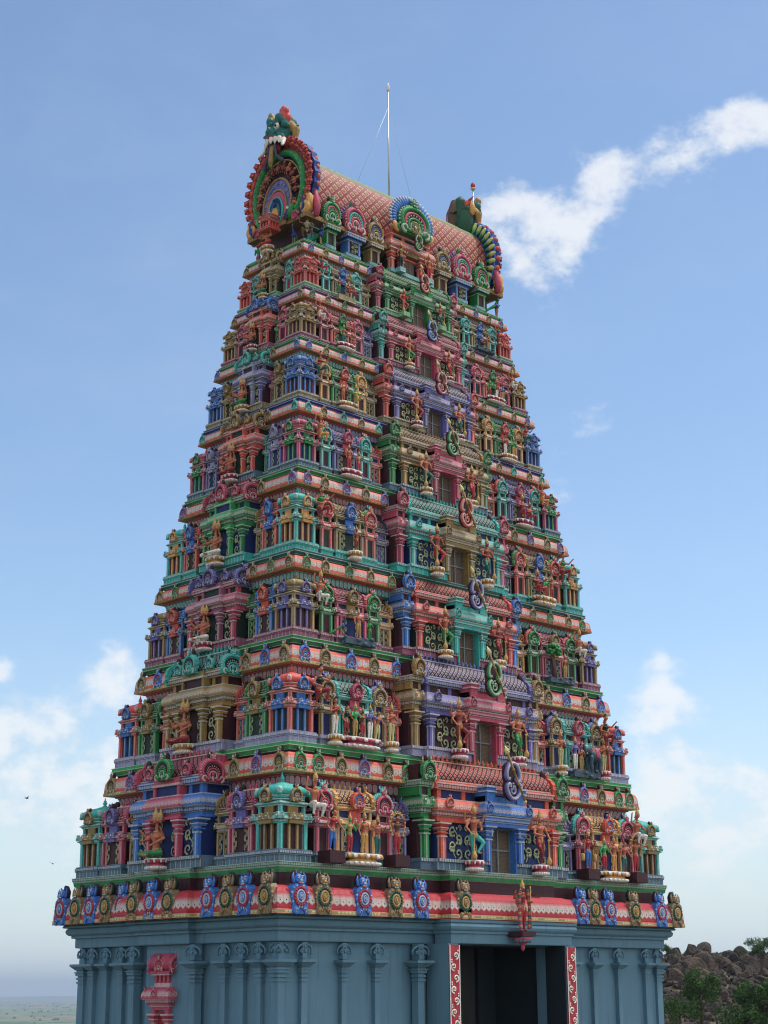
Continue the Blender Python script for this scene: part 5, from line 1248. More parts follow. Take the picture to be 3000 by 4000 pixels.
# fierce lion head crowning the arch (faces -y)
TE,RE,WHT,YE,PK,DV,OL,BK=range(8)
lm=['tealdk','darkred','white','ochre','red','dkviolet','olive','black','forest']
def lion():
    p=[('e',(0,.05,.55),(.33,.32,.4),TE),('e',(0,.25,.6),(.36,.28,.45),8)]
    p+=[('c',(0,-.22,.62),(0,-.36,.48),.1,.12,TE),('e',(0,-.42,.5),(.13,.08,.08),TE)]
    for s in(-1,1):
        p+=[('e',(s*.15,-.27,.66),(.085,.06,.08),WHT),('e',(s*.15,-.335,.655),(.035,.025,.04),BK),('c',(s*.05,-.3,.76),(s*.28,-.2,.84),.06,.05,TE),('e',(s*.17,-.24,.9),(.11,.1,.12),TE),('e',(s*.3,-.12,.72),(.1,.12,.12),TE),
            ('c',(s*.08,-.38,.42),(s*.3,-.2,.36),.075,.06,TE),('c',(s*.06,-.4,.34),(s*.33,-.18,.28),.06,.055,RE),('e',(s*.16,-.38,.44),(.12,.05,.04),TE)]
        for i in range(3): p.append(('c',(s*(.07+.1*i),-.40+.06*i,.28),(s*(.07+.1*i),-.42+.06*i,.16),.062,.03,WHT))
        p+=[('c',(s*.34,-.18,.24),(s*.42,-.3,.05),.075,.05,WHT),('c',(s*.42,-.3,.05),(s*.5,-.36,-.02),.05,.012,WHT)]
        p+=[('c',(s*.22,-.1,1.0),(s*.26,-.12,1.16),.13,.08,YE if s<0 else PK),('e',(s*.34,-.1,1.08),(.08,.08,.09),PK if s>0 else YE),('e',(s*.2,-.16,1.1),(.06,.06,.07),PK if s>0 else OL),('e',(s*.3,-.05,.92),(.13,.12,.13),PK if s>0 else TE)]
        p+=[('c',(s*.32,.1,.75),(s*.48,.12,.55),.1,.12,YE),('c',(s*.48,.12,.55),(s*.5,.1,.25),.12,.06,YE),('c',(s*.5,.12,.6),(s*.62,.12,.68),.05,.01,BK)]
        p+=[('c',(s*.12,-.3,.12),(s*.16,-.3,-.15),.04,.035,DV),('c',(s*.16,-.3,-.15),(s*.3,-.26,-.3),.04,.045,DV),('e',(s*.34,-.24,-.34),(.08,.06,.07),DV)]
    p+=[('e',(0,-.16,.12),(.2,.14,.16),RE),('c',(0,-.3,.12),(0,-.34,-.32),.06,.085,OL),('e',(0,-.33,-.38),(.06,.04,.1),OL),('c',(0,.0,.95),(0,.0,1.18),.1,.04,TE),('e',(0,.35,1.05),(.14,.14,.16),8),('c',(0,.35,.4),(0,.38,1.0),.24,.18,8)]
    return sculpt('lion_head',p,.022,[paint(c) for c in lm])
K_lion=lion()
for s in(-1,1):
    r_=-PI/2 if s<0 else PI/2; lab='near end arch with figures' if s<0 else 'far end arch seen from behind'
    a=link('end_arch',EAP['arch_back'],tower,tl(s*(EA[9]-.24),0,ZP+.16),r_); a['label']=lab
    for n_,me in EAP.items():
        if n_!='arch_back': link(n_,me,a)
    for q in(-1,1): link('curled_foot',K_ft[q],a)
    for i in range(23):
        t=rad(-33+246*i/22)
        if abs(math.degrees(t)-90)<9: continue
        up=1.46 if math.sin(t)>0 else 1.25
        kf=1.0 if s<0 else .86
        link('flame_leaf',K_fl,a,(1.30*kf*math.cos(t),-.06,1.22+(up-.04)*kf*math.sin(t)),0,(1.1,1,.9),(0,PI/2-t,0))
    if s>0:
        rb=MB()
        rb.ell((0,0,0),(.1,.1,.1),0,8,5); rbm=rb.mesh('rim_boss',[paint('orange')])
        for i in range(19):
            t=rad(-33+246*i/18); link('rim_boss',rbm,a,(1.49*math.cos(t),.1,1.24+1.53*math.sin(t) if math.sin(t)>0 else 1.24+1.34*math.sin(t)))
    for i in range(15):
        p=arc(.80,1.80,.08,-34,214,14,-.2)[i]; t=math.atan2(p[2]-1.0,p[0])
        link('dwarf_attendant',K_dw[i%2],a,p,0,(1,1,1),(0,PI/2-t,0))
    lh=link('lion_head',K_lion,a,(0,-.12,2.38),0,(1.16,1.1,1.22))
    if s>0: dressn_=None
    if s<0:
        q_=link('small_red_shrine',K_kb,a,(0,-.5,-.32),0,(.5,.45,.28)); dress(q_,pal('red','orange','darkred','orange')); q2=link('domed_roof',K_kr,q_); dress(q2,pal('red','orange'))
lb_=[o for o in tower.children if o.name.startswith('end_arch')][-1]
for c in lb_.children:
    if c.name.startswith('lion_head'):
        c['label']='back of the far lion head, dark green with a maroon crest'
mb=MB(); mb.tube([(.16,.5,-.2),(.2,.55,.2),(.18,.58,.75),(.14,.5,1.12),(.2,.34,1.24),(.28,.3,1.12)],[.16,.2,.19,.16,.13,.1],10,0); mb.tube([(.3,.66,-.1),(.36,.72,.3),(.34,.72,.7),(.22,.66,1.0)],.025,5,5)
mb.tube([(0,.5,.75),(0,.95,.55)],[.06,.02],6,1); mb.ell((-.5,.35,.72),(.12,.1,.26),2,8,5); mb.ell((-.3,.35,.98),(.15,.12,.15),3,8,5); mb.tube([(-.34,.35,1.06),(-.56,.35,1.18)],[.07,.015],6,3)
mb.ell((.5,.25,.2),(.1,.1,.3),2,8,5); mb.ell((-.2,.38,.25),(.34,.28,.62),4,12,8); mb.ell((-.3,.42,.75),(.16,.14,.14),4,8,6); mb.ell((.1,.3,.0),(.45,.25,.4),4,10,7)
link('head_crest',mb.mesh('head_crest',[paint(c) for c in('brown','black','yellow','orange','forest','mauve')]),lb_,(0,-.12,2.5))
# corner figures of the neck
statue('atlas',(-4.18,-1.2,z8+.0),.95,rad(-45),('brown','brown','khaki','black'),'dark moustached strongman in banded vest crouching at the near corner of the neck','statue',name='crouching_statue')
for (x,y,r,l) in ((-4.05,1.18,-100,'left end'),(4.3,-1.1,40,'right end')):
    statue('pray',(x,y,z8-.08),.86,rad(r),('sgreen','crimson','sgreen','black'),'bright green praying figure with red waistcloth at the %s of the neck'%l,'statue',name='praying_statue')
for (x,y,r,l) in ((-3.75,-1.32,20,'to the right of the moustached strongman at the near corner'),(-4.3,-.75,-70,'to the left of the moustached strongman at the near corner'),(4.0,-1.35,70,'near the right end of the neck')):
    animal('peacock',(x,y,z8),.62,rad(r),'blue and green peacock '+l,'peacock statue','peacock_statue')
statue('brahma',(-4.62,.1,z8-.1),1.05,-PI/2,('skin','crimson','skin'),'four-headed seated figure on a yellow lotus below the end arch','statue','four-headed seated figures of the narrow side',(K_lotus,'lotus_pedestal',(.55,.5,.55),YELP),pedz=.2,name='seated_statue')
# lightning rod with stays
o=bpy.data.objects.new('lightning_rod',None); COL.objects.link(o); o.location=(.42,0,zt+.1); tag(o,'tall thin grey metal mast with two guy wires on the roof ridge','lightning rod')
t_=NT('galvanised_steel',.4,.5); t_.b.inputs['Metallic'].default_value=.6; t_.out((.42,.44,.46)); M_st=t_.mat
mb=MB(); mb.tube([(0,0,0),(0,0,2.2),(0,0,2.21),(0,0,4.0)],[.032,.028,.02,.018],8,0); link('mast',mb.mesh('mast',[M_st]),o)
mb=MB(); mb.lathe([(.03,3.95),(.05,3.98),(.05,4.16),(.035,4.2),(.02,4.24)],10,0); link('rod_tip',mb.mesh('rod_tip',[paint('white')]),o)
for dx in(-1.45,1.15):
    mb=MB(); mb.tube([(0,0,3.35),(dx*.5,0,1.66),(dx,0,.02)],.006,4,0); link('guy_wire',mb.mesh('guy_wire',[M_st]),o)
o=bpy.data.objects.new('warning_lamp',None); COL.objects.link(o); o.location=(4.08,-.38,23.0); tag(o,'small red warning lamp on a thin pole behind the far lion head','lamp')
mb=MB(); mb.tube([(0,0,-.2),(0,0,1.42)],.016,6,0); link('pole',mb.mesh('pole',[M_st]),o)
mb=MB(); mb.lathe([(.03,1.4),(.08,1.44),(.09,1.47),(.07,1.5)],10,0); link('lamp_base',mb.mesh('lamp_base',[paint('cream')]),o)
mb=MB(); mb.lathe([(.07,1.5),(.085,1.56),(.07,1.64),(.03,1.69),(.0,1.7)],10,0); link('lamp_glass',mb.mesh('lamp_glass',[paint('crimson',.2)]),o)
# ------------------------------------------------------------------ plain blue-grey base storey
t_=NT('base_wall_paint',.6); p_=t_.pos()
c_=t_.mix(t_.noise(p_,.7,4),(.098,.2,.262),(.135,.252,.325)); c_=t_.mix(t_.m('MULTIPLY',t_.ss(t_.noise(t_.stretch(p_,(6,6,.45)),1.0,4),.5,.78),.5),c_,(.06,.09,.11))
c_=t_.mix(t_.m('MULTIPLY',t_.ss(t_.noise(p_,5,5),.66,.72),.3),c_,(.2,.28,.32))
t_.put(t_.b.inputs['Base Color'],c_); t_.bump(t_.noise(p_,22,4),.01,.5); M_wall=t_.mat
t_=NT('gate_interior_shade',.7); t_.out(t_.mix(t_.noise(t_.pos(),2,4),(.010,.018,.024),(.018,.032,.042))); M_in_shade=t_.mat  # wall blue darkened nearly to black: the passage's shade put into the colour
bA,bB=EA[0],EB[0]
mb=MB(); pl=plan_of(bA,bB,2.5,.33,1.5,.2)
sweep(mb,pl,[(.62,GZ,0,0,0),(.62,-.62,0,0,0),(.47,-.60,0,0,0),(.46,-.58,0,0,0),(.46,-.36,0,0,0),(.38,-.35,0,0,0),(.38,-.29,0,0,0),(.33,-.28,0,0,0),(.28,-.24,0,0,0),(.26,-.18,0,0,0),(.28,-.12,0,0,0),(.31,-.09,0,0,0),(.22,-.085,0,0,0),(.2,-.05,0,0,0),(.24,-.0,0,0,0),(.3,.005,0,0,0)])
# cut the gateway: drop the front wall quad of the projecting bay and rebuild it around the opening
kill=[i for i,f in enumerate(mb.f) if all(abs(mb.v[k][1]-(-bB-.33+.62))<1e-4 for k in f) and all(abs(mb.v[k][0])<2.5 for k in f)]
for i in sorted(kill,reverse=True): del mb.f[i]; del mb.m[i]; del mb.uv[i]; del mb.sm[i]
yw=-bB-.33+.62; xw=2.5-.62+.0
xw=2.5-.62
mb.box(-2.49,-2.12,-4.86,-4.1,GZ,-.60,0); mb.box(2.12,2.49,-4.86,-4.1,GZ,-.60,0); sweep(mb,[(-2.51,-4.985),(2.51,-4.985),(2.51,-4.2),(-2.51,-4.2)],[(.5,-.602,0,0,0),(.12,-.60,0,0,0),(.115,-.58,0,0,0),(.115,-.36,0,0,0),(.075,-.35,0,0,0),(.075,-.29,0,0,0),(.05,-.28,0,0,0),(.02,-.24,0,0,0),(.005,-.18,0,0,0),(.02,-.12,0,0,0),(.05,-.09,0,0,0),(.01,-.085,0,0,0),(.01,-.01,0,0,0)])
for s in(-1,1):
    pass
link('base_storey',mb.mesh('base_storey',[M_wall]),tower,tl(0,0,0))
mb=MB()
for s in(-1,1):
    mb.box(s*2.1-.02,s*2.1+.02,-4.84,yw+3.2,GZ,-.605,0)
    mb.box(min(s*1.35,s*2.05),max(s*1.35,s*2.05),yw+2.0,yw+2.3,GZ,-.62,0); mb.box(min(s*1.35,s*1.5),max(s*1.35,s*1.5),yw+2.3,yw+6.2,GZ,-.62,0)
mb.box(-2.2,2.2,yw+6.2,yw+6.3,GZ,-.5,1); mb.box(-2.05,.55,yw+1.4,yw+1.5,GZ,-.5,1); mb.box(.55,.95,yw+1.9,yw+2.0,GZ,-.5,2); mb.box(.9,2.06,yw+2.6,yw+2.7,GZ,-.5,1); mb.box(-2.06,2.06,yw+.0,yw+6.2,-.64,-.5,1)  # black panels stand in for the darkness deep inside the gate
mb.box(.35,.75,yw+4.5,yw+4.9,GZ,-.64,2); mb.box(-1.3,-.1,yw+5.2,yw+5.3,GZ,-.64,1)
link('gate_passage',mb.mesh('gate_passage',[M_in_shade,paint('black'),paint('brown')]),tower,tl(0,0,0))
# red ornamented jambs
def jamb():
    mb=MB(); mb.box(-.15,.15,0,.1,0,7.36,0); 
    for s in(-1,1): mb.box(s*.15-.012,s*.15+.012,-.012,0,0,7.36,1)
    n=26
    for i in range(n):
        z=.15+7.1*i/n; s=1 if i%2 else -1
        mb.tube(spiral(s*.03,z+.12,.1,-PI/2,1.2,-.01,s,14,.1),[.02*(1-.5*i_/14)+.003 for i_ in range(15)],4,1,.5)
        for k in range(4): a=k*PI/2+.5; mb.ell((s*.03+.035*math.cos(a),-.012,z+.12+.035*math.sin(a)),(.016,.008,.016),1,5,3)
        mb.ell((-s*.1,-.01,z+.02),(.03,.01,.02),1,5,3); mb.ell((s*.1,-.01,z+.24),(.025,.01,.03),1,5,3)
    return mb.mesh('ornamented_jamb',[paint('crimson'),paint('white')])
K_j=jamb()
for s in(-1,1): link('ornamented_jamb',K_j,tower,tl(s*2.305,-4.9,GZ),0,(1.16,1,1))
def basepil(w):
    mb=MB(); h=w/2; H=-GZ-.62; top=H
    mb.box(-h,h,-.12,.1,0,H-.9,0)
    z=H-.9
    for k,a,b in((1.25,0,.05),(1.0,.05,.1),(1.3,.1,.15),(1.05,.15,.2),(1.45,.2,.27),(1.7,.27,.3),(1.3,.3,.34)):
        mb.box(-h*k,h*k,-.12-h*(k-1),.1,z+a,z+b,0)
    mb.fru((h*1.5,.2),z+.34,(h*2.7,.3),z+.44,0,0,.02); mb.box(-h*2.85,h*2.85,-.32,.1,z+.44,z+.5,0)
    mb.box(-h*.9,h*.9,-.14,.1,z+.52,H,0)
    for s in(-1,1):
        mb.tube([(s*h*.5,-.13,H-.05),(s*h*1.4,-.13,H-.06),(s*h*2.2,-.12,H-.1),(s*h*2.7,-.11,H-.17),(s*h*2.6,-.11,H-.26),(s*h*2.25,-.11,H-.27)],[.025,.028,.028,.024,.02,.012],6,0)
        mb.tube(spiral(s*h*1.35,H-.2,.055,PI/2,1.1,-.13,s,10,.2),[.022]*11,5,0); mb.ell((s*h*.7,-.13,H-.1),(.03,.03,.04),0,5,3)
    mb.ell((0,-.15,H-.2),(.04,.03,.05),0,6,4); mb.ell((0,-.14,H-.1),(.05,.03,.04),0,6,4)
    return mb.mesh('wall_pilaster',[M_wall])
K_bp=basepil(.17); K_bpw=basepil(.22)
yf=-bB+.62; yfp=yf-.33; xl=-bA+.62; xlp=xl-.2
def cornerpil():
    mb=MB(); h=.13; H=-GZ-.62; mb.cb(h,h,0,H-.9,0); z=H-.9
    for k,a,b in((1.2,0,.05),(1.0,.05,.1),(1.25,.1,.15),(1.05,.15,.2),(1.4,.2,.27),(1.6,.27,.3),(1.25,.3,.34)): mb.cb(h*k,h*k,z+a,z+b,0)
    mb.fru((h*1.4,h*1.4),z+.34,(h*2.2,h*2.2),z+.44,0); mb.cb(h*2.3,h*2.3,z+.44,z+.5,0); mb.cb(h*.9,h*.9,z+.5,H,0)
    for dx,dy in((0,-1),(-1,0)):
        for s in(-1,1):
            P=lambda u,o,zz:(u+dx*o,dy*o,zz) if dx==0 else (dx*o,u,zz)
            mb.tube([P(s*.05,h+.01,H-.05),P(s*.14,h,H-.08),P(s*.21,h-.02,H-.16),P(s*.19,h-.02,H-.25)],[.025,.028,.025,.015],6,0)
            mb.ell(P(s*.1,h,H-.2),.05,0,6,4)
    return mb.mesh('corner_pier',[M_wall])
K_cp=cornerpil()
for (x,y,r_) in((-bA+.67,-bB+.67,0),(bA-.67,-bB+.67,PI/2),(-bA+.67,bB-.67,0)): link('corner_pier',K_cp,tower,tl(x,y,GZ),r_)
for s in(-1,1):
    for x in (4.27,5.39,6.68): link('wall_pilaster',K_bp,tower,tl(s*x,yf,GZ))
    link('wall_pilaster',K_bpw,tower,tl(s*(2.93),yfp+.14,GZ))
for y in(-3.42,-2.78,-2.1,2.1,2.8,3.42): link('wall_pilaster',K_bp,tower,tl(xl,y,GZ),-PI/2)
for y in(-1.15,1.35): link('wall_pilaster',K_bpw,tower,tl(xlp,y,GZ),-PI/2)
# pink niche shrine on the narrow side
def niche():
    mb=MB(); 
    for s in(-1,1): column(mb,s*.28,-.05,.07,-1.6,.05,MAIN,TRIM)
    mb.box(-.2,.2,-.02,.3,-1.6,.0,DARK); mb.box(-.36,.36,-.1,.3,.05,.12,MAIN); mb.box(-.4,.4,-.14,.3,.12,.16,TRIM); mb.box(-.44,.44,-.18,.3,.16,.22,MAIN); beadstrip(mb,-.48,.48,-.22,.22,.3,BEAD,.5)
    curve_eave(mb,-.56,.56,-.3,.2,.32,.62,EAVE,TRIM)
    mb.box(-.32,.32,-.06,.3,.62,.7,TRIM)
    for x in(-.25,-.08,.08,.25): mb.box(x-.04,x+.04,-.08,.3,.7,.88,MAIN)
    mb.box(-.28,.28,-.04,.3,.7,.88,DARK); mb.box(-.36,.36,-.14,.3,.88,.92,TRIM); mb.box(-.38,.38,-.16,.3,.92,.98,MAIN)
    mb.tube([(-.4,.05,1.18),(.4,.05,1.18)],.24,14,MAIN,1); mb.box(-.4,.4,-.03,.3,.98,1.3,MAIN)
    for i in range(3): mb.lathe([(.03,1.38),(.05,1.43),(.02,1.47),(.04,1.52),(.005,1.58)],7,MAIN,-.16+.16*i,.05)
    return protomesh(mb,'niche_shrine_front')
n_=link('wall_niche',niche(),tower,tl(xlp,.12,-2.22),-PI/2); m_n=pal('pink','pink','darkred','pink','darkred'); dress(n_,m_n); n_['label']='small pink shrine niche on the plain base wall'
for (x,y,z,r,s) in ((0,-.14,1.0,0,.36),(-.4,.05,.96,-PI/2,.5),(.4,.05,.96,PI/2,.5),(-.5,-.2,.42,-.6,.2),(.5,-.2,.42,.6,.2),(0,-.3,.38,0,.2)):
    g_=link('horseshoe_gable',K_kudu,n_,(x,y,z),r,(s,s*.8,s)); dress(g_,m_n)
statue('sit',(xlp-.15,.12,-3.75),.9,-PI/2,('gold','gold','gold'),'small gilded seated figure inside the pink niche at the base','statue',name='niche_statue')
# ------------------------------------------------------------------ terrain
CAM=Vector((-33.4094527,-34.1298986,-1.7155298)); YAW,PITCH,ROLL,FPX=.7763689,.28446085,-.0060022,6381.049
HC_=(97.0,52.0)     # foot of the boulder hill ridge (about 155 m from the camera)
hd_=Vector((HC_[0]-CAM.x,HC_[1]-CAM.y)).normalized(); hs_=Vector((-hd_.y,hd_.x))
def sst(x,a,b): t=min(1,max(0,(x-a)/(b-a))); return t*t*(3-2*t)
def ground(x,y):
    r=math.hypot(x,y); z=GZ
    dc=math.hypot(x-CAM.x,y-CAM.y); z=GZ+(CAM.z-1.6-GZ)*(1-sst(dc,5,24))
    z-=sst(r,110,420)*52
    dx,dy=x-HC_[0],y-HC_[1]; a=dx*hd_.x+dy*hd_.y; b=dx*hs_.x+dy*hs_.y
    lat=1-sst(abs(b+8),20,75)
    up=sst(a,-38,4)*8.6*(1-sst(a,10,75))
    return z+up*lat+ (math.sin(x*.031)*math.cos(y*.027)*.5 if r>60 else 0)*min(1,(r-60)/60 if r>60 else 0)
mb=MB(); rs=[0,6,12,18,24,30,36,42,48,54,60,68,76,84,92,100,107,114,121,128,136,145,155,170,190,215,245,280,330,400,500,700,1000,1500,2300,3500,5500,9000,15000,24000]
na=144
for r in rs[1:]:
    for j in range(na): a=2*PI*j/na; x,y=r*math.cos(a),r*math.sin(a); mb.v.append((x,y,ground(x,y)))
mb.v.append((0,0,ground(0,0)))
for j in range(na): mb.f.append((len(mb.v)-1,j,(j+1)%na)); mb.m.append(0); mb.sm.append(True); mb.uv.append(None)
for i in range(len(rs)-2):
    for j in range(na):
        mb.f.append((i*na+j,(i+1)*na+j,(i+1)*na+(j+1)%na,i*na+(j+1)%na)); mb.m.append(0); mb.sm.append(True); mb.uv.append(None)
t_=NT('farmland_and_scrub',.9,.1); p_=t_.pos()
vo=t_.n('ShaderNodeTexVoronoi'); vo.inputs['Scale'].default_value=.0065; t_.put(vo.inputs['Vector'],t_.stretch(p_,(1,1,0)))
hue=t_.n('ShaderNodeSeparateColor'); t_.t.links.new(vo.outputs['Color'],hue.inputs[0])
fld=t_.mix(hue.outputs[0],(.08,.15,.035),(.19,.24,.08)); fld=t_.mix(t_.ss(hue.outputs[1],.6,.7),fld,(.24,.19,.11)); fld=t_.mix(t_.ss(t_.noise(p_,.012,4),.52,.62),fld,(.035,.06,.025))
dist_=t_.n('ShaderNodeVectorMath',operation='LENGTH'); t_.put(dist_.inputs[0],p_)
near=t_.mix(t_.noise(p_,.6,5),(.16,.13,.09),(.09,.10,.045)); pav=t_.mix(t_.noise(p_,3,4),(.11,.10,.088),(.16,.145,.13))
g1=t_.mix(t_.ss(dist_.outputs['Value'],26,30),pav,near); g2=t_.mix(t_.ss(dist_.outputs['Value'],200,400),g1,fld)
t_.put(t_.b.inputs['Base Color'],g2); M_gr=t_.mat
tag(link('ground',mb.mesh('ground',[M_gr])),None,None,None,'structure')
# far low hills on the left horizon
mb=MB(); n=70
for i in range(n+1):
    a=rad(20+60*i/n); R_=14500; h=6+16*abs(math.sin(i*.7)*math.sin(i*.23+1)); x,y=R_*math.cos(a),R_*math.sin(a)
    mb.v+= [(x*.93,y*.93,-62),(x,y,-60+h),(x*1.1,y*1.1,-62)]
for i in range(n):
    for k in(0,1): mb.f.append((i*3+k,(i+1)*3+k,(i+1)*3+k+1,i*3+k+1)[::-1]); mb.m.append(0); mb.sm.append(True); mb.uv.append(None)
t_=NT('far_hill_scrub',.9,.1); t_.out(t_.mix(t_.noise(t_.pos(),.002,4),(.05,.075,.04),(.1,.11,.06))); tag(link('hills',mb.mesh('hills',[t_.mat])),None,None,None,'structure')
# scattered far woods on the plain
t_=NT('leaf_green',.7,.2); oi=t_.n('ShaderNodeObjectInfo'); t_.out(t_.mix(t_.noise(t_.pos(),1.1,3),(.02,.055,.012),(.07,.135,.025))); M_leaf=t_.mat
t_=NT('bark',.9,.1); t_.out(t_.mix(t_.noise(t_.pos(),6,4),(.05,.035,.025),(.12,.09,.06))); M_bark=t_.mat
mb=MB(); r=random.Random(21)
def camdir(px,py):
    F=Vector((math.sin(YAW)*math.cos(PITCH),math.cos(YAW)*math.cos(PITCH),math.sin(PITCH))); R_=F.cross(Vector((0,0,1))).normalized(); U=R_.cross(F)
    c,s=math.cos(ROLL),math.sin(ROLL); R2=R_*c+U*s; U2=U*c-R_*s; return F,R2,U2
for i in range(700):
    a=r.uniform(rad(42),rad(75)); R_=r.uniform(1500,9000)**1.0; x,y=CAM.x+R_*math.cos(a),CAM.y+R_*math.sin(a); cl=r.randint(1,5)
    for k in range(cl):
        xx,yy=x+r.gauss(0,14),y+r.gauss(0,14); h=r.uniform(1.8,3.6); mb.ell((xx,yy,ground(xx,yy)+h*.8),(h*r.uniform(.8,1.5),h,h*.8),0,6,4)
tag(link('far_woods',mb.mesh('far_woods',[M_leaf])),'scattered tree clumps across the distant plain','woods',None,'stuff')
# ------------------------------------------------------------------ boulder hill
t_=NT('weathered_granite',.85,.2); p_=t_.pos(); oi=t_.n('ShaderNodeObjectInfo')
b_=t_.mix(t_.noise(p_,.9,5),(.03,.025,.022),(.15,.105,.072)); b_=t_.mix(t_.m('MULTIPLY',oi.outputs['Random'],.6),b_,(.045,.04,.038))
b_=t_.mix(t_.m('MULTIPLY',t_.ss(t_.noise(t_.stretch(p_,(2.5,2.5,.4)),1,4),.5,.7),.7),b_,(.03,.028,.028)); b_=t_.mix(t_.ss(t_.noise(p_,1.7,3),.62,.75),b_,(.19,.16,.12))
t_.put(t_.b.inputs['Base Color'],b_); t_.bump(t_.noise(p_,5,8),.25,1.0); M_rock=t_.mat
def boulder(seed,sub=3):
    r=random.Random(seed); import bmesh
    bm=bmesh.new(); bmesh.ops.create_icosphere(bm,subdivisions=sub,radius=.5)
    cuts=[(Vector((r.gauss(0,1),r.gauss(0,1),r.gauss(0,.8))).normalized(),r.uniform(.2,.4)) for _ in range(15)]
    from mathutils import noise
    for v in bm.verts:
        for n_,d in cuts:
            k=v.co.dot(n_)-d
            if k>0: v.co-=n_*k*.93
        v.co*=1+.09*noise.noise(v.co*3+Vector((seed*7,0,0)))+.035*noise.noise(v.co*9+Vector((seed,0,0)))
    me=bpy.data.meshes.new('boulder'); bm.to_mesh(me); bm.free()
    me.polygons.foreach_set('use_smooth',[False]*len(me.polygons)); me.materials.append(M_rock); return me
BM=[boulder(i+1) for i in range(7)]
F_,R_v,U_v=camdir(0,0)
def topix(P):
    d=P-CAM; w=d.dot(F_); return 1500+FPX*d.dot(R_v)/w,2000-FPX*d.dot(U_v)/w
r=random.Random(77); cand=[]
for i in range(13000):
    a=r.uniform(-36,14); b=r.uniform(-22,22); x=HC_[0]+hd_.x*a+hs_.x*b; y=HC_[1]+hd_.y*a+hs_.y*b; z=ground(x,y)
    s=min(3.2,.33*math.exp(r.gauss(.35,.62))); cand.append((s,x,y,z+s*r.uniform(.0,.3)))
vis=[];rest=[]
for c in cand:
    px,py=topix(Vector(c[1:])); 
    (vis if 2590<px<3040 and py<4040 else rest).append(c)
vis.sort(reverse=True); big=vis[:230]; rest+=vis[230:]
for s,x,y,z in big:
    o=link('boulder',BM[r.randint(0,6)],None,(x,y,z),0,(s*r.uniform(.8,1.25),s*r.uniform(.8,1.2),s*r.uniform(.65,1.45)),(r.uniform(-.6,.6),r.uniform(-.6,.6),r.uniform(0,6.28)))
    tag(o,'dark brown granite boulder piled on the rocky hill to the right','boulder','boulders of the rocky hill')
SMALL=[]
for me in (boulder(31,2),boulder(33,2),boulder(37,2)): SMALL.append(([v.co.copy() for v in me.vertices],[tuple(p.vertices) for p in me.polygons]))
mb=MB()
for s,x,y,z in rest:
    vs,fs=SMALL[r.randint(0,2)]; E_=Euler((r.uniform(-3,3),r.uniform(-1,1),r.uniform(0,6))).to_matrix(); o=Vector((x,y,z))
    mb.add([tuple(o+E_@(v*s)) for v in vs],fs,0)
tag(link('boulder_rubble',mb.mesh('boulder_rubble',[M_rock])),'mass of smaller broken granite rocks covering the hillside','rubble',None,'stuff')
# trees on and below the hill
def tree(x,y,z,h,w,seed,label,n=2600,name='leafy_tree'):
    r=random.Random(seed); o=bpy.data.objects.new(name,None); COL.objects.link(o); o.location=(x,y,z); tag(o,label,'tree',None)
    mb=MB(); tips=[]
    mb.tube([(0,0,-.5),(.05*w,0,h*.25),(0,.04*w,h*.5)],[h*.04,h*.03,h*.02],8,0)
    for i in range(9):
        a=r.uniform(0,6.28); q=r.uniform(.25,.5); L_=w*r.uniform(.3,.5); e=(L_*math.cos(a),L_*math.sin(a),h*r.uniform(.5,.9)); m_=(e[0]*.45,e[1]*.45,h*q+.2*h*.3); mb.tube([(0,0,h*q*.8),m_,e],[h*.016,h*.011,h*.004],5,0); tips.append(e)
    link('trunk',mb.mesh('trunk',[M_bark]),o)
    cl=[(Vector((t[0],t[1],t[2])),w*r.uniform(.16,.26)) for t in tips]+[(Vector((r.gauss(0,w*.22),r.gauss(0,w*.22),h*r.uniform(.12,.92))),w*r.uniform(.12,.24)) for _ in range(14)]
    mb=MB()
    for i in range(n):
        c,R_=cl[r.randrange(len(cl))]; d=Vector((r.gauss(0,1),r.gauss(0,1),r.gauss(0,.8))).normalized()*R_*r.uniform(.55,1.08); p=c+d
        u=Vector((r.gauss(0,1),r.gauss(0,1),r.gauss(0,1))).normalized(); v=u.cross(Vector((r.gauss(0,1),r.gauss(0,1),r.gauss(0,1)))).normalized(); s=w*r.uniform(.02,.036)
        mb.add([tuple(p-u*s*1.5),tuple(p+v*s*.6),tuple(p+u*s*1.5),tuple(p-v*s*.6)],[(0,1,2,3)],0)
    link('crown',mb.mesh('crown',[M_leaf]),o); return o
def at(px,py,dist):
    d=F_+R_v*((px-1500)/FPX)-U_v*((py-2000)/FPX); t=dist/math.hypot(d.x,d.y); return CAM+d*t
for (px,py,D,h,w,sd_,lb) in ((2740,3985,112,3.2,2.1,1,'bright green bushy tree in front of the boulder hill'),(2655,4010,108,1.7,1.7,2,'small shrub at the foot of the tower wall, left of the bushy tree'),
(2985,4015,105,2.5,2.6,3,'dark green tree at the right edge below the boulders'),(2905,4060,104,1.8,2.4,6,'dark shrub in the lower right between two trees'),
    (2972,3735,152,1.5,2.0,4,'round green tree on the skyline of the boulder hill'),(2606,3735,150,1.0,1.1,7,'small green bush on the skyline beside the tower')):
    P_=at(px,py,D); tree(P_.x,P_.y,P_.z,h,w,sd_,lb,7000 if h>2 else 2600)
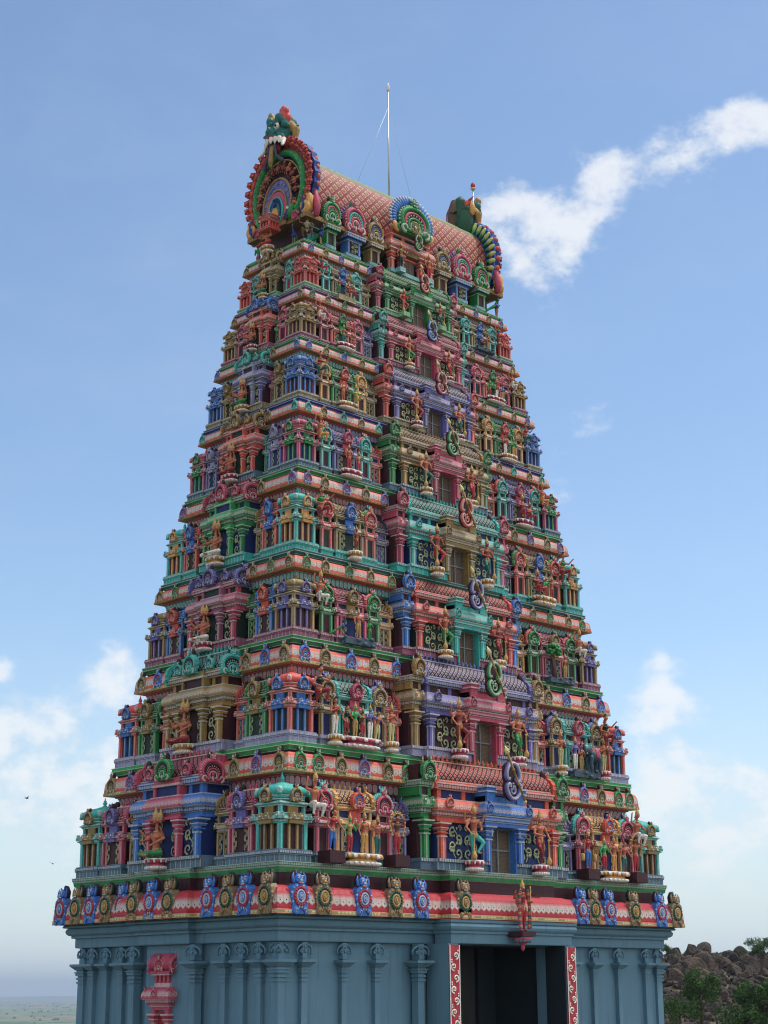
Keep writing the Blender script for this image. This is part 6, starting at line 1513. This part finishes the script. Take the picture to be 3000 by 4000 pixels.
# birds
for i,(px,py,D,lb) in enumerate(((105,3118,130,'tiny dark bird in flight, upper of two at the left'),(206,3374,140,'tiny dark bird in flight, lower of two at the left'))):
    P_=at(px,py,D); mb=MB(); mb.ell((0,0,0),(.16,.05,.05),0,8,5)
    for s in(-1,1): mb.add([(.06,0,.02),(-.08,0,.02),(-.06,s*.3,.12),(.0,s*.32,.13)],[(0,1,2,3),(3,2,1,0)],0)
    tag(link('bird',mb.mesh('bird',[paint('black')]),None,tuple(P_),i*1.3),lb,'bird')
# haze
mb=MB(); mb.box(-17000,17000,-17000,17000,-66,120,0)
hm=bpy.data.materials.new('haze_air'); hm.use_nodes=True; nt=hm.node_tree; nt.nodes.clear(); ou=nt.nodes.new('ShaderNodeOutputMaterial'); pv=nt.nodes.new('ShaderNodeVolumePrincipled')
pv.inputs['Color'].default_value=(.66,.78,.93,1); pv.inputs['Density'].default_value=1.4e-4; pv.inputs['Anisotropy'].default_value=.2
nt.links.new(pv.outputs[0],ou.inputs['Volume'])
tag(link('haze',mb.mesh('haze',[hm])),None,None,None,'stuff')
# ------------------------------------------------------------------ sky, sun, camera
SUN_EL,SUN_DIR=rad(64),Vector((.90,-.436))
w=bpy.data.worlds.new('World'); sc.world=w; w.use_nodes=True; nt=w.node_tree; nt.nodes.clear()
out=nt.nodes.new('ShaderNodeOutputWorld'); bg=nt.nodes.new('ShaderNodeBackground'); sky=nt.nodes.new('ShaderNodeTexSky'); sky.sky_type='NISHITA'; sky.sun_disc=False
sky.sun_elevation=SUN_EL; sky.sun_rotation=math.atan2(SUN_DIR.x,SUN_DIR.y); sky.air_density=1.0; sky.dust_density=.5; sky.ozone_density=2.2; sky.altitude=100
class W(NT):
    def __init__(s): s.t=nt
W_=W(); tc=nt.nodes.new('ShaderNodeTexCoord'); dv=tc.outputs['Generated']
sep=nt.nodes.new('ShaderNodeSeparateXYZ'); nt.links.new(dv,sep.inputs[0])
def blob(px,py,rx,st):
    d=(F_+R_v*((px-1500)/FPX)-U_v*((py-2000)/FPX)).normalized(); x=nt.nodes.new('ShaderNodeVectorMath'); x.operation='DISTANCE'; nt.links.new(dv,x.inputs[0]); x.inputs[1].default_value=d
    q_=W_.m('DIVIDE',x.outputs['Value'],rx/FPX); return W_.m('MULTIPLY',W_.m('EXPONENT',W_.m('MULTIPLY',W_.m('MULTIPLY',q_,q_),-1)),st)
BL=[(1930,830,90,.5),(2100,820,90,.7),(2370,800,70,.5),(1990,1000,110,.4),(2010,860,150,.8),(2180,960,150,.9),(2260,880,110,.8),(2310,690,95,.85),(2420,660,95,.85),(2560,610,110,.95),(2680,560,100,.9),(2800,500,110,1.0),(2930,460,100,.9),(3040,500,90,.6),(2090,1110,130,.42),
    (2290,1660,70,.6),(2200,1690,70,.55),(2360,1620,50,.4),(2200,1950,85,.5),(2150,1790,60,.3),(2860,2560,60,.3),
    (2600,2590,85,.7),(2560,2740,95,.85),(2660,2770,95,1.0),(2470,2840,110,.55),(2740,3040,130,1.0),(2890,3110,130,.95),(2620,2960,90,.7),(2620,3100,150,.75),(2830,3190,150,.8),(2980,3150,110,.95),(2560,3230,200,.4),(2700,3350,240,.35),
    (5,2620,60,.8),(20,1880,45,.4),(430,2600,80,.85),(520,2620,80,.75),(380,2680,110,.5),(40,2800,130,.9),(200,2860,130,.7),(150,3000,180,.85),(480,2740,90,.5),(100,2900,110,.6),(250,2930,130,.6),(60,3080,130,.95),(330,3110,140,.85),(180,3230,170,.7),(420,3000,100,.6),(300,3260,130,.5),(480,2850,100,.3)]
acc=None
for b in BL:
    v=blob(*b); acc=v if acc is None else W_.m('ADD',acc,v)
acc=W_.m('MINIMUM',acc,1.15)
n1=W_.noise(W_.stretch(dv,(1,1,1.5)),26,8,.62); n2=W_.noise(W_.stretch(dv,(1,1,1.5)),70,5,.55); n0=W_.noise(W_.stretch(dv,(1,1,2.2)),5,5,.55)
nn=W_.m('ADD',W_.m('MULTIPLY',n1,.75),W_.m('MULTIPLY',n2,.25))
dens=W_.m('ADD',acc,W_.m('MULTIPLY_ADD',nn,4.2,-2.25))
cl=W_.ss(dens,.15,1.4)
cl=W_.m('MULTIPLY',cl,W_.ss(acc,.04,.35))
thin=W_.m('MULTIPLY',W_.ss(n0,.42,.75),.08)
low=W_.m('SUBTRACT',1,W_.ss(sep.outputs[2],-.02,.24))           # pale moist air towards the horizon
skyc=W_.mix(W_.m('MULTIPLY',W_.m('POWER',low,1.3),.85),W_.mix(1.0,sky.outputs[0],(1.2,1.22,1.2),'MULTIPLY'),(5.3,6.1,6.4))
bk=nt.nodes.new('ShaderNodeVectorMath'); bk.operation='DOT_PRODUCT'; nt.links.new(dv,bk.inputs[0]); bk.inputs[1].default_value=(-.35,-.93,0.1)
fill_cloud=W_.m('MULTIPLY',W_.ss(W_.noise(W_.stretch(dv,(1,1,2)),3.0,6,.55),.42,.56),W_.ss(bk.outputs['Value'],-.55,.1))   # unseen bright cloud added behind the camera to fill the shaded fronts
f_=W_.m('MAXIMUM',W_.m('MAXIMUM',W_.m('MULTIPLY',cl,.8),thin),W_.m('MULTIPLY',fill_cloud,.92))
shade=W_.ss(W_.m('ADD',nn,W_.m('MULTIPLY',acc,.12)),.46,.66)
cc=W_.mix(shade,(5.0,5.6,6.2),(6.9,7.0,7.1))
cc2=W_.mix(fill_cloud,cc,(12.6,12.4,12.0)); fin=W_.mix(f_,skyc,cc2)
nt.links.new(fin,bg.inputs[0]); bg.inputs[1].default_value=.10; nt.links.new(bg.outputs[0],out.inputs[0])
sl=bpy.data.lights.new('sun','SUN'); sl.energy=1.9; sl.angle=rad(4); sl.color=(1,.95,.87); so=bpy.data.objects.new('sun',sl); COL.objects.link(so)
sc.cycles.filter_width=1.1
sd3=Vector((SUN_DIR.x*math.cos(SUN_EL),SUN_DIR.y*math.cos(SUN_EL),math.sin(SUN_EL))); so.rotation_euler=sd3.to_track_quat('Z','Y').to_euler(); so.location=(40,20,60)
cd=bpy.data.cameras.new('camera'); cd.lens=FPX/4000*36; cd.sensor_width=36; cd.clip_end=60000; cd.clip_start=.5; co=bpy.data.objects.new('camera',cd); COL.objects.link(co)
co.location=CAM; co.matrix_world=Matrix.Translation(CAM)@Matrix((( R_v.x,U_v.x,-F_.x),(R_v.y,U_v.y,-F_.y),(R_v.z,U_v.z,-F_.z))).to_4x4()
sc.camera=co
sc.view_settings.view_transform='Standard'; sc.view_settings.look='None'; sc.view_settings.exposure=0.5; sc.view_settings.gamma=1
sc.cycles.max_bounces=5; sc.cycles.diffuse_bounces=3; sc.cycles.volume_bounces=0
